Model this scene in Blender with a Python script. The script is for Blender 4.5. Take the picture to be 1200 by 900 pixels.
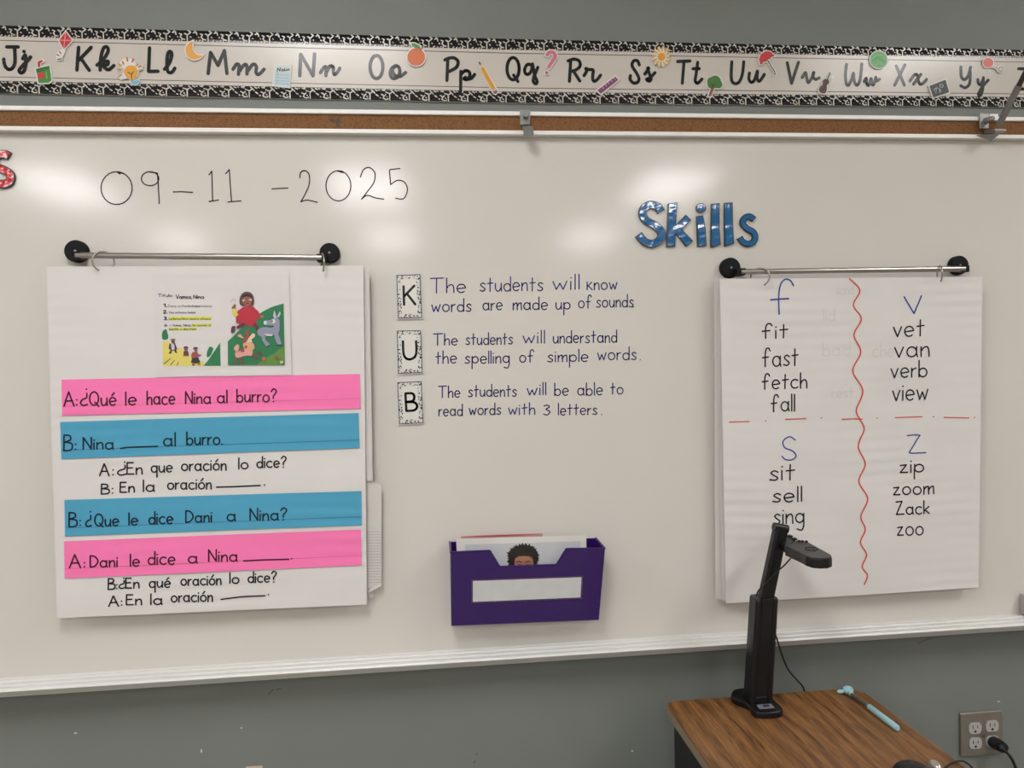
import bpy, math, random
from mathutils import Matrix, Vector

for _o in list(bpy.data.objects):
    bpy.data.objects.remove(_o)
SC = bpy.context.scene
COL = SC.collection
random.seed(7)

# ------------------------------------------------------------------ camera, world, exposure
F, YAW, PITCH, ROLL, DIST = 905.727, 0.107459, -0.0229685, -0.0242924, 1.724979
FLOOR_Z, CEIL_Z, WALL_Y = -1.48, 1.45, 0.025
_f = Vector((math.sin(YAW) * math.cos(PITCH), math.cos(YAW) * math.cos(PITCH), math.sin(PITCH)))
_r = Vector((math.cos(YAW), -math.sin(YAW), 0))
_u = _r.cross(_f)
_R = math.cos(ROLL) * _r + math.sin(ROLL) * _u
_U = -math.sin(ROLL) * _r + math.cos(ROLL) * _u
cd = bpy.data.cameras.new('camera')
cam = bpy.data.objects.new('camera', cd)
COL.objects.link(cam)
cd.sensor_width = 36
cd.lens = F * 36 / 1200
cd.clip_start = 0.05
m = Matrix((_R, _U, -_f)).transposed().to_4x4()
m.translation = (0, -DIST, 0)
cam.matrix_world = m
SC.camera = cam

wd = bpy.data.worlds.new('world')
SC.world = wd
wd.use_nodes = True
wd.node_tree.nodes['Background'].inputs[0].default_value = (0.9, 0.95, 1, 1)
wd.node_tree.nodes['Background'].inputs[1].default_value = 0.05
SC.view_settings.view_transform = 'Standard'
SC.view_settings.look = 'None'
SC.view_settings.gamma = 1
SC.view_settings.use_curve_mapping = False
SC.view_settings.exposure = 0.0
LAMP_POWER = 15.8
LAMP_COLOR = (1.0, 0.985, 0.985)
LAMP_X = ((-2.9, -0.43, 2.35), (-2.7, -0.43, 2.0), (-2.6, -0.38, 1.85))
LAMP_Y = (-1.62, -4.5, -6.93)


# ------------------------------------------------------------------ pixel -> place in the room
def ray(px, py):
    return ((px - 600) / F) * _R + (-(py - 450) / F) * _U + _f


def onwall(px, py, y=0.0):
    d = ray(px, py)
    t = (DIST + y) / d.y
    return Vector((d.x * t, y, d.z * t))


def onflat(px, py, z):
    d = ray(px, py)
    t = z / d.z
    return Vector((d.x * t, -DIST + d.y * t, z))


def onsurf(px, py, fn):
    y = fn(0, 0)
    for _ in range(7):
        p = onwall(px, py, y)
        y = fn(p.x, p.z)
    return Vector((p.x, y, p.z))


def crop(ox, oy, s):
    return lambda pts: [(ox + x / s, oy + y / s) for x, y in pts]


# ------------------------------------------------------------------ materials
def lin(c):
    c = c / 255
    return c / 12.92 if c <= .04045 else ((c + .055) / 1.055) ** 2.4


MATS = {}


def mat(name, rgb, rough=.6, metal=0.0, spec=.5, var=.04, scale=40, bump=0.0, bscale=200, coat=0.0, bdist=.002):
    if name in MATS:
        return MATS[name]
    M = bpy.data.materials.new(name)
    M.use_nodes = True
    nt = M.node_tree
    b = nt.nodes['Principled BSDF']
    c = [lin(v) for v in rgb]
    b.inputs['Roughness'].default_value = rough
    b.inputs['Metallic'].default_value = metal
    b.inputs['Specular IOR Level'].default_value = spec
    if coat:
        b.inputs['Coat Weight'].default_value = coat
        b.inputs['Coat Roughness'].default_value = .03
    tc = nt.nodes.new('ShaderNodeTexCoord')
    n = nt.nodes.new('ShaderNodeTexNoise')
    n.inputs['Scale'].default_value = scale
    n.inputs['Detail'].default_value = 4
    nt.links.new(tc.outputs['Object'], n.inputs['Vector'])
    r = nt.nodes.new('ShaderNodeValToRGB')
    r.color_ramp.elements[0].position = .3
    r.color_ramp.elements[1].position = .7
    r.color_ramp.elements[0].color = [v * (1 - var) for v in c] + [1]
    r.color_ramp.elements[1].color = [min(1, v * (1 + var)) for v in c] + [1]
    nt.links.new(n.outputs[0], r.inputs[0])
    nt.links.new(r.outputs[0], b.inputs['Base Color'])
    if bump:
        n2 = nt.nodes.new('ShaderNodeTexNoise')
        n2.inputs['Scale'].default_value = bscale
        nt.links.new(tc.outputs['Object'], n2.inputs['Vector'])
        bp = nt.nodes.new('ShaderNodeBump')
        bp.inputs['Strength'].default_value = bump
        bp.inputs['Distance'].default_value = bdist
        nt.links.new(n2.outputs[0], bp.inputs['Height'])
        nt.links.new(bp.outputs[0], b.inputs['Normal'])
        nt.links.new(bp.outputs[0], b.inputs['Coat Normal'])
    MATS[name] = M
    return M


def nodes_of(M):
    return M.node_tree, M.node_tree.nodes['Principled BSDF']


def mat_cork():
    M = mat('cork', (140, 92, 56), .9, var=.0, spec=.15)
    nt, b = nodes_of(M)
    tc = nt.nodes.new('ShaderNodeTexCoord')
    n = nt.nodes.new('ShaderNodeTexNoise'); n.inputs['Scale'].default_value = 260; n.inputs['Detail'].default_value = 6
    v = nt.nodes.new('ShaderNodeTexVoronoi'); v.inputs['Scale'].default_value = 420
    nt.links.new(tc.outputs['Object'], n.inputs['Vector']); nt.links.new(tc.outputs['Object'], v.inputs['Vector'])
    r = nt.nodes.new('ShaderNodeValToRGB')
    e = r.color_ramp.elements
    e[0].position = .25; e[0].color = (lin(72), lin(48), lin(30), 1)
    e[1].position = .72; e[1].color = (lin(136), lin(97), lin(65), 1)
    mx = nt.nodes.new('ShaderNodeMath'); mx.operation = 'MULTIPLY_ADD'
    mx.inputs[1].default_value = .35
    nt.links.new(v.outputs['Distance'], mx.inputs[0]); nt.links.new(n.outputs[0], mx.inputs[2])
    nt.links.new(mx.outputs[0], r.inputs[0]); nt.links.new(r.outputs[0], b.inputs['Base Color'])
    return M


def mat_wood():
    M = mat('wood_laminate', (128, 82, 48), .42, var=0, spec=.35)
    nt, b = nodes_of(M)
    tc = nt.nodes.new('ShaderNodeTexCoord')
    mp = nt.nodes.new('ShaderNodeMapping'); mp.inputs['Scale'].default_value = (1, .07, 1)
    nt.links.new(tc.outputs['Object'], mp.inputs[0])
    n = nt.nodes.new('ShaderNodeTexNoise'); n.inputs['Scale'].default_value = 190; n.inputs['Detail'].default_value = 6
    n.inputs['Distortion'].default_value = .5
    nt.links.new(mp.outputs[0], n.inputs['Vector'])
    mp2 = nt.nodes.new('ShaderNodeMapping'); mp2.inputs['Scale'].default_value = (1, .16, 1)
    nt.links.new(tc.outputs['Object'], mp2.inputs[0])
    w = nt.nodes.new('ShaderNodeTexWave'); w.wave_type = 'BANDS'; w.bands_direction = 'X'
    w.inputs['Scale'].default_value = 9; w.inputs['Distortion'].default_value = 9; w.inputs['Detail'].default_value = 2.5
    w.inputs['Detail Scale'].default_value = 1.2
    nt.links.new(mp2.outputs[0], w.inputs['Vector'])
    ma = nt.nodes.new('ShaderNodeMath'); ma.operation = 'MULTIPLY_ADD'; ma.inputs[1].default_value = .2
    nt.links.new(w.outputs['Fac'], ma.inputs[0]); nt.links.new(n.outputs[0], ma.inputs[2])
    r = nt.nodes.new('ShaderNodeValToRGB'); e = r.color_ramp.elements
    e[0].position = .32; e[0].color = (lin(78), lin(51), lin(29), 1)
    e[1].position = .88; e[1].color = (lin(152), lin(108), lin(63), 1)
    k = e.new(.55); k.color = (lin(117), lin(79), lin(44), 1)
    nt.links.new(ma.outputs[0], r.inputs[0]); nt.links.new(r.outputs[0], b.inputs['Base Color'])
    return M


def mat_dots():
    """white card border with scattered small black dashes"""
    M = mat('dotted_print', (214, 212, 206), .5, var=0)
    nt, b = nodes_of(M)
    tc = nt.nodes.new('ShaderNodeTexCoord')
    v = nt.nodes.new('ShaderNodeTexVoronoi'); v.inputs['Scale'].default_value = 215; v.feature = 'F1'
    nt.links.new(tc.outputs['Object'], v.inputs['Vector'])
    lt = nt.nodes.new('ShaderNodeMath'); lt.operation = 'LESS_THAN'; lt.inputs[1].default_value = .38
    nt.links.new(v.outputs['Distance'], lt.inputs[0])
    mx = nt.nodes.new('ShaderNodeMix'); mx.data_type = 'RGBA'
    mx.inputs[6].default_value = (lin(214), lin(212), lin(206), 1); mx.inputs[7].default_value = (lin(30), lin(30), lin(32), 1)
    nt.links.new(lt.outputs[0], mx.inputs[0]); nt.links.new(mx.outputs[2], b.inputs['Base Color'])
    return M


def mat_emit():
    M = bpy.data.materials.new('lamp_diffuser'); M.use_nodes = True
    b = M.node_tree.nodes['Principled BSDF']
    b.inputs['Base Color'].default_value = (.8, .8, .8, 1)
    b.inputs['Emission Color'].default_value = (*LAMP_COLOR, 1)
    b.inputs['Emission Strength'].default_value = LAMP_POWER
    return M


WALLP = mat('wall_paint', (121, 125, 121), .62, var=.03, scale=6, bump=.12, bscale=320)
BOARD = mat('whiteboard_enamel', (215, 211, 204), .12, var=.012, scale=3, spec=.5)
ALU = mat('brushed_aluminium', (224, 223, 220), .42, metal=.12, var=.0, scale=60)
ALUD = mat('satin_trim', (244, 242, 238), .4, metal=.0, var=.03)
STEEL = mat('nickel_steel', (176, 172, 166), .3, metal=1)
ZINC = mat('zinc_plate', (150, 150, 148), .42, metal=.6)
CORK = mat_cork()
MARBLE = mat('marble_print', (26, 26, 30), .2, var=.05)
FLECK = mat('marble_fleck', (204, 198, 188), .25, var=.02)
STRIPW = mat('strip_print_white', (206, 199, 190), .2, var=.01)
STRIPB = mat('strip_print_black', (34, 36, 38), .2, var=.03)
LINEB = mat('strip_rule', (58, 44, 46), .35)
PAPER = mat('chart_paper', (222, 219, 216), .75, var=.018, scale=9, spec=.2)
PAPERB = mat('chart_paper_back', (214, 211, 206), .75, var=.02, scale=9, spec=.2)
GHOST = mat('ink_bleed', (213, 210, 209), .75, var=.02, spec=.2)
RULE = mat('paper_rule', (150, 148, 146), .7)
INK = mat('black_marker', (26, 26, 34), .55, var=.1, scale=300, spec=.3)
INKP = mat('marker_on_pink', (66, 20, 44), .55, var=.1, scale=300, spec=.3)
INKT = mat('marker_on_teal', (16, 34, 52), .55, var=.1, scale=300, spec=.3)
BLUEINK = mat('blue_marker', (24, 44, 118), .5, var=.14, scale=300, spec=.3)
CBLUE = mat('blue_chart_marker', (44, 66, 150), .5, var=.1, scale=300, spec=.3)
REDINK = mat('red_marker', (214, 84, 70), .5, var=.1, scale=300, spec=.3)
PINK = mat('pink_card', (255, 128, 186), .65, var=.012, spec=.25)
TEAL = mat('teal_card', (82, 163, 197), .65, var=.012, spec=.25)
PRULE = mat('pink_rule', (226, 98, 150), .65)
TRULE = mat('teal_rule', (48, 114, 146), .65)
PURPLE = mat('purple_plastic', (50, 20, 94), .2, var=.03)
GOLD = mat('gold_dots', (168, 128, 84), .4)
LABELW = mat('label_white', (206, 206, 206), .55)
BLACKP = mat('black_plastic', (11, 11, 13), .36, var=.05, bump=.05, bscale=900)
BLACKM = mat('black_metal', (9, 10, 13), .45, var=.05)
DISC = mat('black_magnet', (15, 15, 18), .6, spec=.25, var=.05, bump=.05)
RUBBER = mat('black_cable', (20, 20, 22), .5)
WOOD = mat_wood()
EDGE = mat('edge_band', (138, 124, 104), .5)
DOTS = mat_dots()
WHITE = mat('white_print', (222, 219, 212), .45, var=.012)
LAMBLUE = mat('laminated_blue', (22, 98, 152), .14, var=.03, bump=1.0, bscale=27, coat=1, bdist=.0022)
LAMRED = mat('laminated_red', (196, 34, 40), .14, var=.03, bump=1.0, bscale=27, coat=.6, bdist=.0022)
LAMBLACK = mat('laminated_black', (20, 24, 32), .2, var=.03)
PENBLUE = mat('pen_blue', (156, 198, 206), .4)
PENGREY = mat('pen_grey', (92, 84, 78), .35)
OUTW = mat('outlet_grey', (176, 174, 170), .45)
DARK = mat('slot_dark', (24, 24, 24), .6)
CHIP = mat('bare_plaster', (200, 198, 190), .8)
SCUFF = mat('scuff', (74, 76, 74), .7)
FLOORM = mat('floor_tile', (150, 144, 134), .4, var=.08, scale=3)
CEILM = mat('ceiling_tile', (222, 220, 212), .9, var=.04, scale=90)
SIDEM = mat('side_wall_paint', (168, 164, 154), .7, var=.02)
EMIT = mat_emit()


def C(r, g, b, rough=.45):
    return mat('print_%02x%02x%02x' % (r, g, b), (r, g, b), rough, var=.02)


# ------------------------------------------------------------------ mesh building
class MB:
    def __init__(s):
        s.v = []; s.f = []; s.mi = []; s.sm = []; s.mats = []

    def m(s, M):
        if M not in s.mats:
            s.mats.append(M)
        return s.mats.index(M)

    def face(s, idx, M, smooth=False):
        s.f.append(idx); s.mi.append(s.m(M)); s.sm.append(smooth)

    def add(s, pts, faces, M, smooth=False):
        b = len(s.v)
        s.v += [Vector(p) for p in pts]
        for f in faces:
            s.face([b + i for i in f], M, smooth)

    def box(s, lo, hi, M):
        x0, y0, z0 = lo; x1, y1, z1 = hi
        s.add([(x0, y0, z0), (x1, y0, z0), (x1, y1, z0), (x0, y1, z0), (x0, y0, z1), (x1, y0, z1), (x1, y1, z1), (x0, y1, z1)],
              [(3, 2, 1, 0), (4, 5, 6, 7), (0, 1, 5, 4), (1, 2, 6, 5), (2, 3, 7, 6), (3, 0, 4, 7)], M)

    def loft(s, rings, M, smooth=True, cap=True, closed=True):
        """rings of equal length joined in order"""
        b = len(s.v); n = len(rings[0])
        for r in rings:
            s.v += [Vector(p) for p in r]
        for i in range(len(rings) - 1):
            for j in range(n if closed else n - 1):
                k = (j + 1) % n
                s.face([b + i * n + j, b + i * n + k, b + (i + 1) * n + k, b + (i + 1) * n + j], M, smooth)
        if cap:
            s.add(rings[0], [tuple(range(n))[::-1]], M)
            s.add(rings[-1], [tuple(range(n))], M)

    def tube(s, pts, rad, M, n=10, cap=True):
        pts = [Vector(p) for p in pts]
        rads = rad if isinstance(rad, (list, tuple)) else [rad] * len(pts)
        t0 = (pts[1] - pts[0]).normalized()
        a = t0.orthogonal().normalized()
        rings = []
        for i, p in enumerate(pts):
            t = (pts[min(i + 1, len(pts) - 1)] - pts[max(i - 1, 0)]).normalized()
            a = (a - t * a.dot(t)).normalized()
            c = t.cross(a)
            rings.append([p + rads[i] * (math.cos(q) * a + math.sin(q) * c) for q in [2 * math.pi * k / n for k in range(n)]])
        s.loft(rings, M, True, cap)

    def ball(s, c, r, M, nu=12, nv=8, sc=(1, 1, 1)):
        c = Vector(c)
        rings = [[c + Vector((sc[0] * r * math.sin(v) * math.cos(u), sc[1] * r * math.sin(v) * math.sin(u), -sc[2] * r * math.cos(v)))
                  for u in [2 * math.pi * k / nu for k in range(nu)]] for v in [math.pi * (i + .02) / (nv + .04) for i in range(nv + 1)]]
        s.loft(rings, M)

    def slab(s, xz, front, thick, M, side=None):
        """polygon in wall coordinates (x, z); front(x, z) gives the face's y, back lies thick behind"""
        if area(xz) < 0:
            xz = xz[::-1]
        n = len(xz); b = len(s.v)
        fr = front if callable(front) else (lambda x, z: front)
        s.v += [Vector((x, fr(x, z), z)) for x, z in xz] + [Vector((x, fr(x, z) + thick, z)) for x, z in xz]
        s.face([b + i for i in range(n)], M)
        s.face([b + n + i for i in range(n)][::-1], M)
        for i in range(n):
            k = (i + 1) % n
            s.face([b + i, b + n + i, b + n + k, b + k], side or M)

    def prism(s, xy, z0, z1, M, side=None):
        if area(xy) < 0:
            xy = xy[::-1]
        n = len(xy); b = len(s.v)
        s.v += [Vector((x, y, z0)) for x, y in xy] + [Vector((x, y, z1)) for x, y in xy]
        s.face([b + i for i in range(n)][::-1], M)
        s.face([b + n + i for i in range(n)], M)
        for i in range(n):
            k = (i + 1) % n
            s.face([b + i, b + k, b + n + k, b + n + i], side or M)

    def stroke(s, px, width, fn, off, M):
        """a pen line drawn through picture points on the surface fn, a hair in front of it"""
        P = [onsurf(x, y, fn) for x, y in px]
        P = [Vector((p.x, p.z)) for p in P]
        Q = [P[0]]
        for a, b in zip(P, P[1:]):
            n = max(1, int((b - a).length / .005)) if fn is not board_fn else 1
            Q += [a + (b - a) * ((k + 1) / n) for k in range(n)]
        P = Q
        h = width / 2
        up = lambda q: Vector((q.x, fn(q.x, q.y) - off, q.y))
        for i in range(len(P) - 1):
            d = P[i + 1] - P[i]
            if d.length < 1e-6:
                continue
            d.normalize(); nn = Vector((-d.y, d.x)) * h
            s.add([up(P[i] - nn), up(P[i + 1] - nn), up(P[i + 1] + nn), up(P[i] + nn)], [(0, 1, 2, 3)], M)
        for i, p in enumerate(P):
            if 0 < i < len(P) - 1:
                a = P[i] - P[i - 1]; b = P[i + 1] - P[i]
                if a.length < 1e-6 or b.length < 1e-6 or a.angle(b) < .12:
                    continue
            s.add([up(p + Vector((h * math.cos(q), h * math.sin(q)))) for q in [k * math.pi / 4 for k in range(8)]], [tuple(range(8))], M)


def area(p):
    return sum(p[i][0] * p[(i + 1) % len(p)][1] - p[(i + 1) % len(p)][0] * p[i][1] for i in range(len(p))) / 2


def offset(p, d):
    """grow (d > 0) or shrink a polygon"""
    if area(p) < 0:
        p = p[::-1]
    out = []; n = len(p)
    for i in range(n):
        a = Vector(p[i]) - Vector(p[i - 1]); b = Vector(p[(i + 1) % n]) - Vector(p[i])
        if a.length < 1e-9 or b.length < 1e-9:
            out.append(tuple(p[i])); continue
        na = Vector((a.y, -a.x)).normalized(); nb = Vector((b.y, -b.x)).normalized()
        k = na + nb
        if k.length < .3:
            k = na
        k = k / max(.35, k.dot(na))
        out.append((p[i][0] + d * k.x, p[i][1] + d * k.y))
    return out


def spline(p, n=6, closed=False):
    """smooth curve through points"""
    out = []; N = len(p)
    g = (lambda i: p[i % N]) if closed else (lambda i: p[max(0, min(N - 1, i))])
    for i in range(N if closed else N - 1):
        p0, p1, p2, p3 = g(i - 1), g(i), g(i + 1), g(i + 2)
        for k in range(n):
            t = k / n
            out.append(tuple(.5 * (2 * p1[j] + (p2[j] - p0[j]) * t + (2 * p0[j] - 5 * p1[j] + 4 * p2[j] - p3[j]) * t * t
                                   + (3 * p1[j] - p0[j] - 3 * p2[j] + p3[j]) * t ** 3) for j in range(len(p1))))
    if not closed:
        out.append(tuple(p[-1]))
    return out


def arc(cx, cy, rx, ry, a0=0, a1=360, n=18):
    return [(cx + rx * math.cos(math.radians(a0 + (a1 - a0) * k / n)), cy + ry * math.sin(math.radians(a0 + (a1 - a0) * k / n))) for k in range(n + 1)]


def disc(cx, cy, rx, ry=None, n=20):
    return arc(cx, cy, rx, rx if ry is None else ry, 0, 360, n)[:-1]


def outline(p, w):
    """outline of a thick line with square ends"""
    L = []; Rr = []
    for i in range(len(p)):
        a = Vector(p[max(0, i - 1)]); b = Vector(p[min(len(p) - 1, i + 1)])
        d = (b - a).normalized(); n = Vector((-d.y, d.x)) * w / 2
        L.append((p[i][0] + n.x, p[i][1] + n.y)); Rr.append((p[i][0] - n.x, p[i][1] - n.y))
    return L + Rr[::-1]


WORLD = {}


def thing(name, loc, label, cat, group=None):
    o = bpy.data.objects.new(name, None)
    o.empty_display_size = .05
    COL.objects.link(o)
    o.location = loc
    WORLD[o.name] = Vector(loc)
    return tag(o, label, cat, group)


def tag(o, label, cat, group=None):
    o['label'] = label; o['category'] = cat
    if group:
        o['group'] = group
    return o


def build(name, mb, parent=None, label=None, bevel=0, kind=None):
    lo = Vector([min(v[i] for v in mb.v) for i in range(3)])
    hi = Vector([max(v[i] for v in mb.v) for i in range(3)])
    org = Vector(((lo.x + hi.x) / 2, (lo.y + hi.y) / 2, lo.z))
    me = bpy.data.meshes.new(name)
    me.from_pydata([tuple(v - org) for v in mb.v], [], mb.f)
    for M in mb.mats:
        me.materials.append(M)
    me.polygons.foreach_set('material_index', mb.mi)
    me.polygons.foreach_set('use_smooth', mb.sm)
    me.update()
    o = bpy.data.objects.new(name, me)
    COL.objects.link(o)
    o.location = org
    WORLD[o.name] = org
    if parent:
        o.parent = parent
        o.matrix_parent_inverse = Matrix.Translation(-WORLD[parent.name])
    if bevel:
        bv = o.modifiers.new('bevel', 'BEVEL'); bv.width = bevel; bv.segments = 3; bv.limit_method = 'ANGLE'
    if label:
        o['label'] = label
    if kind:
        o['kind'] = kind
    return o


def sheet(mb, corners, fn, M, nx=24, ny=30, thick=.0005, back=None):
    """paper through four picture corners TL TR BR BL lying on surface fn"""
    TL, TR, BR, BL = [onsurf(x, y, fn) for x, y in corners]
    b = len(mb.v)
    for t in (0, thick):
        for j in range(ny + 1):
            for i in range(nx + 1):
                u, v = i / nx, j / ny
                p = (TL * (1 - u) + TR * u) * (1 - v) + (BL * (1 - u) + BR * u) * v
                mb.v.append(Vector((p.x, fn(p.x, p.z) + t, p.z)))
    N = (nx + 1) * (ny + 1); q = lambda i, j, k=0: b + k * N + j * (nx + 1) + i
    for j in range(ny):
        for i in range(nx):
            mb.face([q(i, j), q(i, j + 1), q(i + 1, j + 1), q(i + 1, j)], M, True)
            mb.face([q(i, j, 1), q(i + 1, j, 1), q(i + 1, j + 1, 1), q(i, j + 1, 1)], back or M, True)
    V = mb.v
    for a, c, a2, c2 in [(q(i, 0), q(i + 1, 0), q(i, 0, 1), q(i + 1, 0, 1)) for i in range(nx)] + [(q(i + 1, ny), q(i, ny), q(i + 1, ny, 1), q(i, ny, 1)) for i in range(nx)] \
            + [(q(0, j + 1), q(0, j), q(0, j + 1, 1), q(0, j, 1)) for j in range(ny)] + [(q(nx, j), q(nx, j + 1), q(nx, j, 1), q(nx, j + 1, 1)) for j in range(ny)]:
        mb.add([V[a], V[c], V[c2], V[a2]], [(0, 1, 2, 3)], M)


def poly(mb, pts, fn, off, thick, M):
    """flat shape given by picture points, lying off in front of surface fn"""
    q = [onsurf(x, y, fn) for x, y in pts]
    mb.slab([(p.x, p.z) for p in q], lambda x, z: fn(x, z) - off, thick, M)


# ------------------------------------------------------------------ hand lettering (x-height 1)
def dot(x, y, r=.03):
    return [(x, y), (x + r, y + r)]


S_ = spline
O_ = lambda cx=.38, cy=.49, rx=.36, ry=.48, a=60: arc(cx, cy, rx, ry, a, a + 372, 16)
_arch = lambda x0, x1: S_([(x0, .5), (x0 + .18, .85), (x0 + .42, .95), (x1 - .03, .7), (x1, 0)])
G = {
    'a': [O_(), [(.74, .98), (.73, .3), (.8, 0)]],
    'b': [[(.05, 1.75), (.04, 0)], O_(.41, .46, .36, .46, 170)],
    'c': [arc(.42, .49, .4, .49, 50, 312)],
    'd': [O_(.38, .46, .36, .46), [(.74, 1.75), (.74, 0)]],
    'e': [[(.06, .46), (.74, .56)], arc(.4, .5, .36, .5, 8, 312)],
    'f': [S_([(.74, 1.5), (.62, 1.75), (.4, 1.72), (.29, 1.35), (.27, .8), (.27, 0)]), [(.02, .86), (.58, .92)]],
    'g': [O_(.38, .52, .36, .46), S_([(.74, .98), (.75, .3), (.74, -.3), (.55, -.72), (.15, -.6)])],
    'h': [[(.05, 1.75), (.05, 0)], _arch(.05, .66)],
    'i': [[(.1, .95), (.1, 0)], dot(.1, 1.35)],
    'k': [[(.05, 1.75), (.05, 0)], [(.6, .95), (.07, .4)], [(.2, .5), (.65, 0)]],
    'κ': [[(.05, 1.1), (.05, 0)], [(.6, 1.05), (.07, .45)], [(.2, .55), (.68, 0)]],
    'l': [[(.1, 1.75), (.1, 0)]],
    'm': [[(.05, .95), (.05, 0)], _arch(.05, .52), _arch(.52, 1.0)],
    'n': [[(.05, .95), (.05, 0)], _arch(.05, .64)],
    'o': [O_(.4, .48, .38, .48, 95)],
    'p': [[(.05, .98), (.04, -.78)], O_(.42, .5, .36, .46, 170)],
    'q': [O_(), [(.74, .98), (.74, -.75)]],
    'r': [[(.05, .95), (.05, 0)], S_([(.05, .5), (.18, .82), (.45, .95)])],
    's': [S_([(.58, .84), (.34, 1.0), (.1, .78), (.3, .52), (.56, .28), (.38, .02), (.02, .1)])],
    't': [[(.3, 1.6), (.28, 0)], [(.02, .96), (.6, 1.03)]],
    'u': [S_([(.05, .95), (.06, .35), (.25, .02), (.5, .12), (.66, .45)]), [(.68, .95), (.7, 0)]],
    'v': [[(.02, .95), (.33, 0), (.65, .98)]],
    'w': [[(.02, .95), (.25, .02), (.5, .75), (.72, .02), (.98, .98)]],
    'x': [[(.02, .95), (.6, 0)], [(.6, .95), (.02, 0)]],
    'y': [[(.02, .95), (.36, .05)], [(.7, .95), (.15, -.75)]],
    'z': [[(.05, .88), (.55, .95), (.05, .03), (.65, .03)]],
    'A': [[(0, 0), (.45, 1.75), (.95, 0)], [(.16, .62), (.8, .66)]],
    'B': [[(.08, 1.75), (.06, 0)], S_([(.08, 1.74), (.55, 1.66), (.6, 1.2), (.1, .95)]), S_([(.1, .95), (.72, .78), (.68, .12), (.06, 0)])],
    'D': [[(.08, 1.75), (.08, 0)], S_([(.08, 1.74), (.6, 1.6), (.95, .9), (.6, .15), (.08, 0)])],
    'E': [[(.7, 1.72), (.08, 1.72), (.06, .02), (.75, .02)], [(.08, .92), (.62, .94)]],
    'N': [[(.05, 0), (.05, 1.75), (.85, 0), (.85, 1.75)]],
    'Q': [O_(.52, .9, .5, .86, 80), [(.6, .45), (1.05, -.1)]],
    'S': [S_([(.75, 1.5), (.42, 1.75), (.1, 1.4), (.4, .95), (.76, .5), (.42, .02), (.02, .25)])],
    'T': [[(0, 1.75), (1.1, 1.78)], [(.52, 1.75), (.5, 0)]],
    'V': [[(0, 1.75), (.5, 0), (1, 1.75)]],
    'L': [[(.05, 1.75), (.05, 0), (.75, 0)]],
    'Z': [[(.05, 1.72), (.72, 1.78), (.1, 0), (.95, .06)]],
    '1': [[(0, 1.4), (.25, 1.75), (.25, 0)]],
    '2': [S_([(.02, 1.4), (.3, 1.75), (.65, 1.35), (.4, .7), (0, 0)]), [(0, 0), (.7, 0)]],
    '3': [S_([(.05, 1.62), (.4, 1.75), (.6, 1.4), (.25, 1.0), (.66, .6), (.4, .02), (0, .15)])],
    '4': [[(.4, 1.75), (0, .6), (.7, .6)], [(.5, 1.0), (.5, 0)]],
    '?': [S_([(.02, 1.4), (.3, 1.78), (.64, 1.5), (.52, 1.1), (.3, .8), (.28, .45)]), dot(.28, .03)],
    '¿': [S_([(.62, 1.3), (.6, .85), (.2, .62), (.04, .28), (.28, .0), (.68, .12)]), dot(.58, 1.72)],
    ':': [dot(.06, .72), dot(.06, .08)],
    '.': [dot(.06, .03)],
    ',': [[(.1, .1), (.02, -.2)]],
    '-': [[(.0, .5), (.55, .5)]],
}
G['é'] = G['e'] + [[(.3, 1.25), (.55, 1.6)]]
G['ó'] = G['o'] + [[(.35, 1.25), (.6, 1.6)]]
G['á'] = G['a'] + [[(.35, 1.25), (.6, 1.6)]]


def word(mb, txt, x0, x1, yb, xh, w, fn, off, M, slope=-.012, wob=.03):
    """one word: left and right ink limits, baseline and x-height in picture points"""
    st = []; x = 0
    for ch in txt:
        g = G[ch]
        lo = min(p[0] for s in g for p in s); hi = max(p[0] for s in g for p in s)
        dy = random.uniform(-wob, wob)
        for s in g:
            st.append([(x + p[0] - lo, p[1] + dy) for p in s])
        x += hi - lo + .27
    W = max(p[0] for s in st for p in s)
    k = (x1 - x0) / W if W > .05 else xh
    for s in st:
        mb.stroke([(x0 + p[0] * k, yb + slope * p[0] * k - p[1] * xh) for p in s], w, fn, off, M)


def line(parent, words, w, fn, off, M, label, slope=-.012, extra=()):
    """one written line: every word is a part of what it is written on"""
    groups = []; glue = False
    for t in words:
        if t[0] in '.:' and groups:
            groups[-1].append(t)
        elif glue:
            groups[-1].append(t)
        else:
            groups.append([t])
        glue = t[0] == '¿'
    ink = label.split(' marker')[0] + ' marker'
    for g in groups:
        mb = MB()
        for t in g:
            word(mb, *t, w, fn, off, M, slope)
        build('written_word', mb, parent, '%s word %s' % (ink, ''.join(t[0] for t in g).replace('κ', 'k')))
    for e in extra:
        mb = MB(); mb.stroke(e, w, fn, off, M); build('written_blank', mb, parent, ink + ' line left as a blank')


# ------------------------------------------------------------------ the room
XL, XR, YB = -4.0, 3.6, -8.2
wall_fn = lambda x, z: WALL_Y
board_fn = lambda x, z: 0.0
mb = MB()
mb.box((XL, WALL_Y, FLOOR_Z), (XR, WALL_Y + .12, CEIL_Z), WALLP)
for cx, cy, rx, ry in [(88.5, 859, 2.6, 1.2), (236, 880, 1.2, 3), (283, 853, 1.6, .8), (741, 880, 1.6, 1.0), (1170, 822, 2.2, .7)]:
    poly(mb, [(cx + rx * math.cos(a) * random.uniform(.7, 1.2), cy + ry * math.sin(a) * random.uniform(.7, 1.2)) for a in [k * .7 for k in range(9)]], wall_fn, .0006, .0005, CHIP)
for s in [[(314, 814), (319, 809), (321, 808)], [(324, 808), (329, 807)], [(1076, 754), (1084, 750), (1092, 748)], [(555, 894), (557, 891)], [(558, 884), (559, 883)]]:
    mb.stroke(s, .0018, wall_fn, .0004, SCUFF)
build('wall_front', mb, kind='structure')
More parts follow.
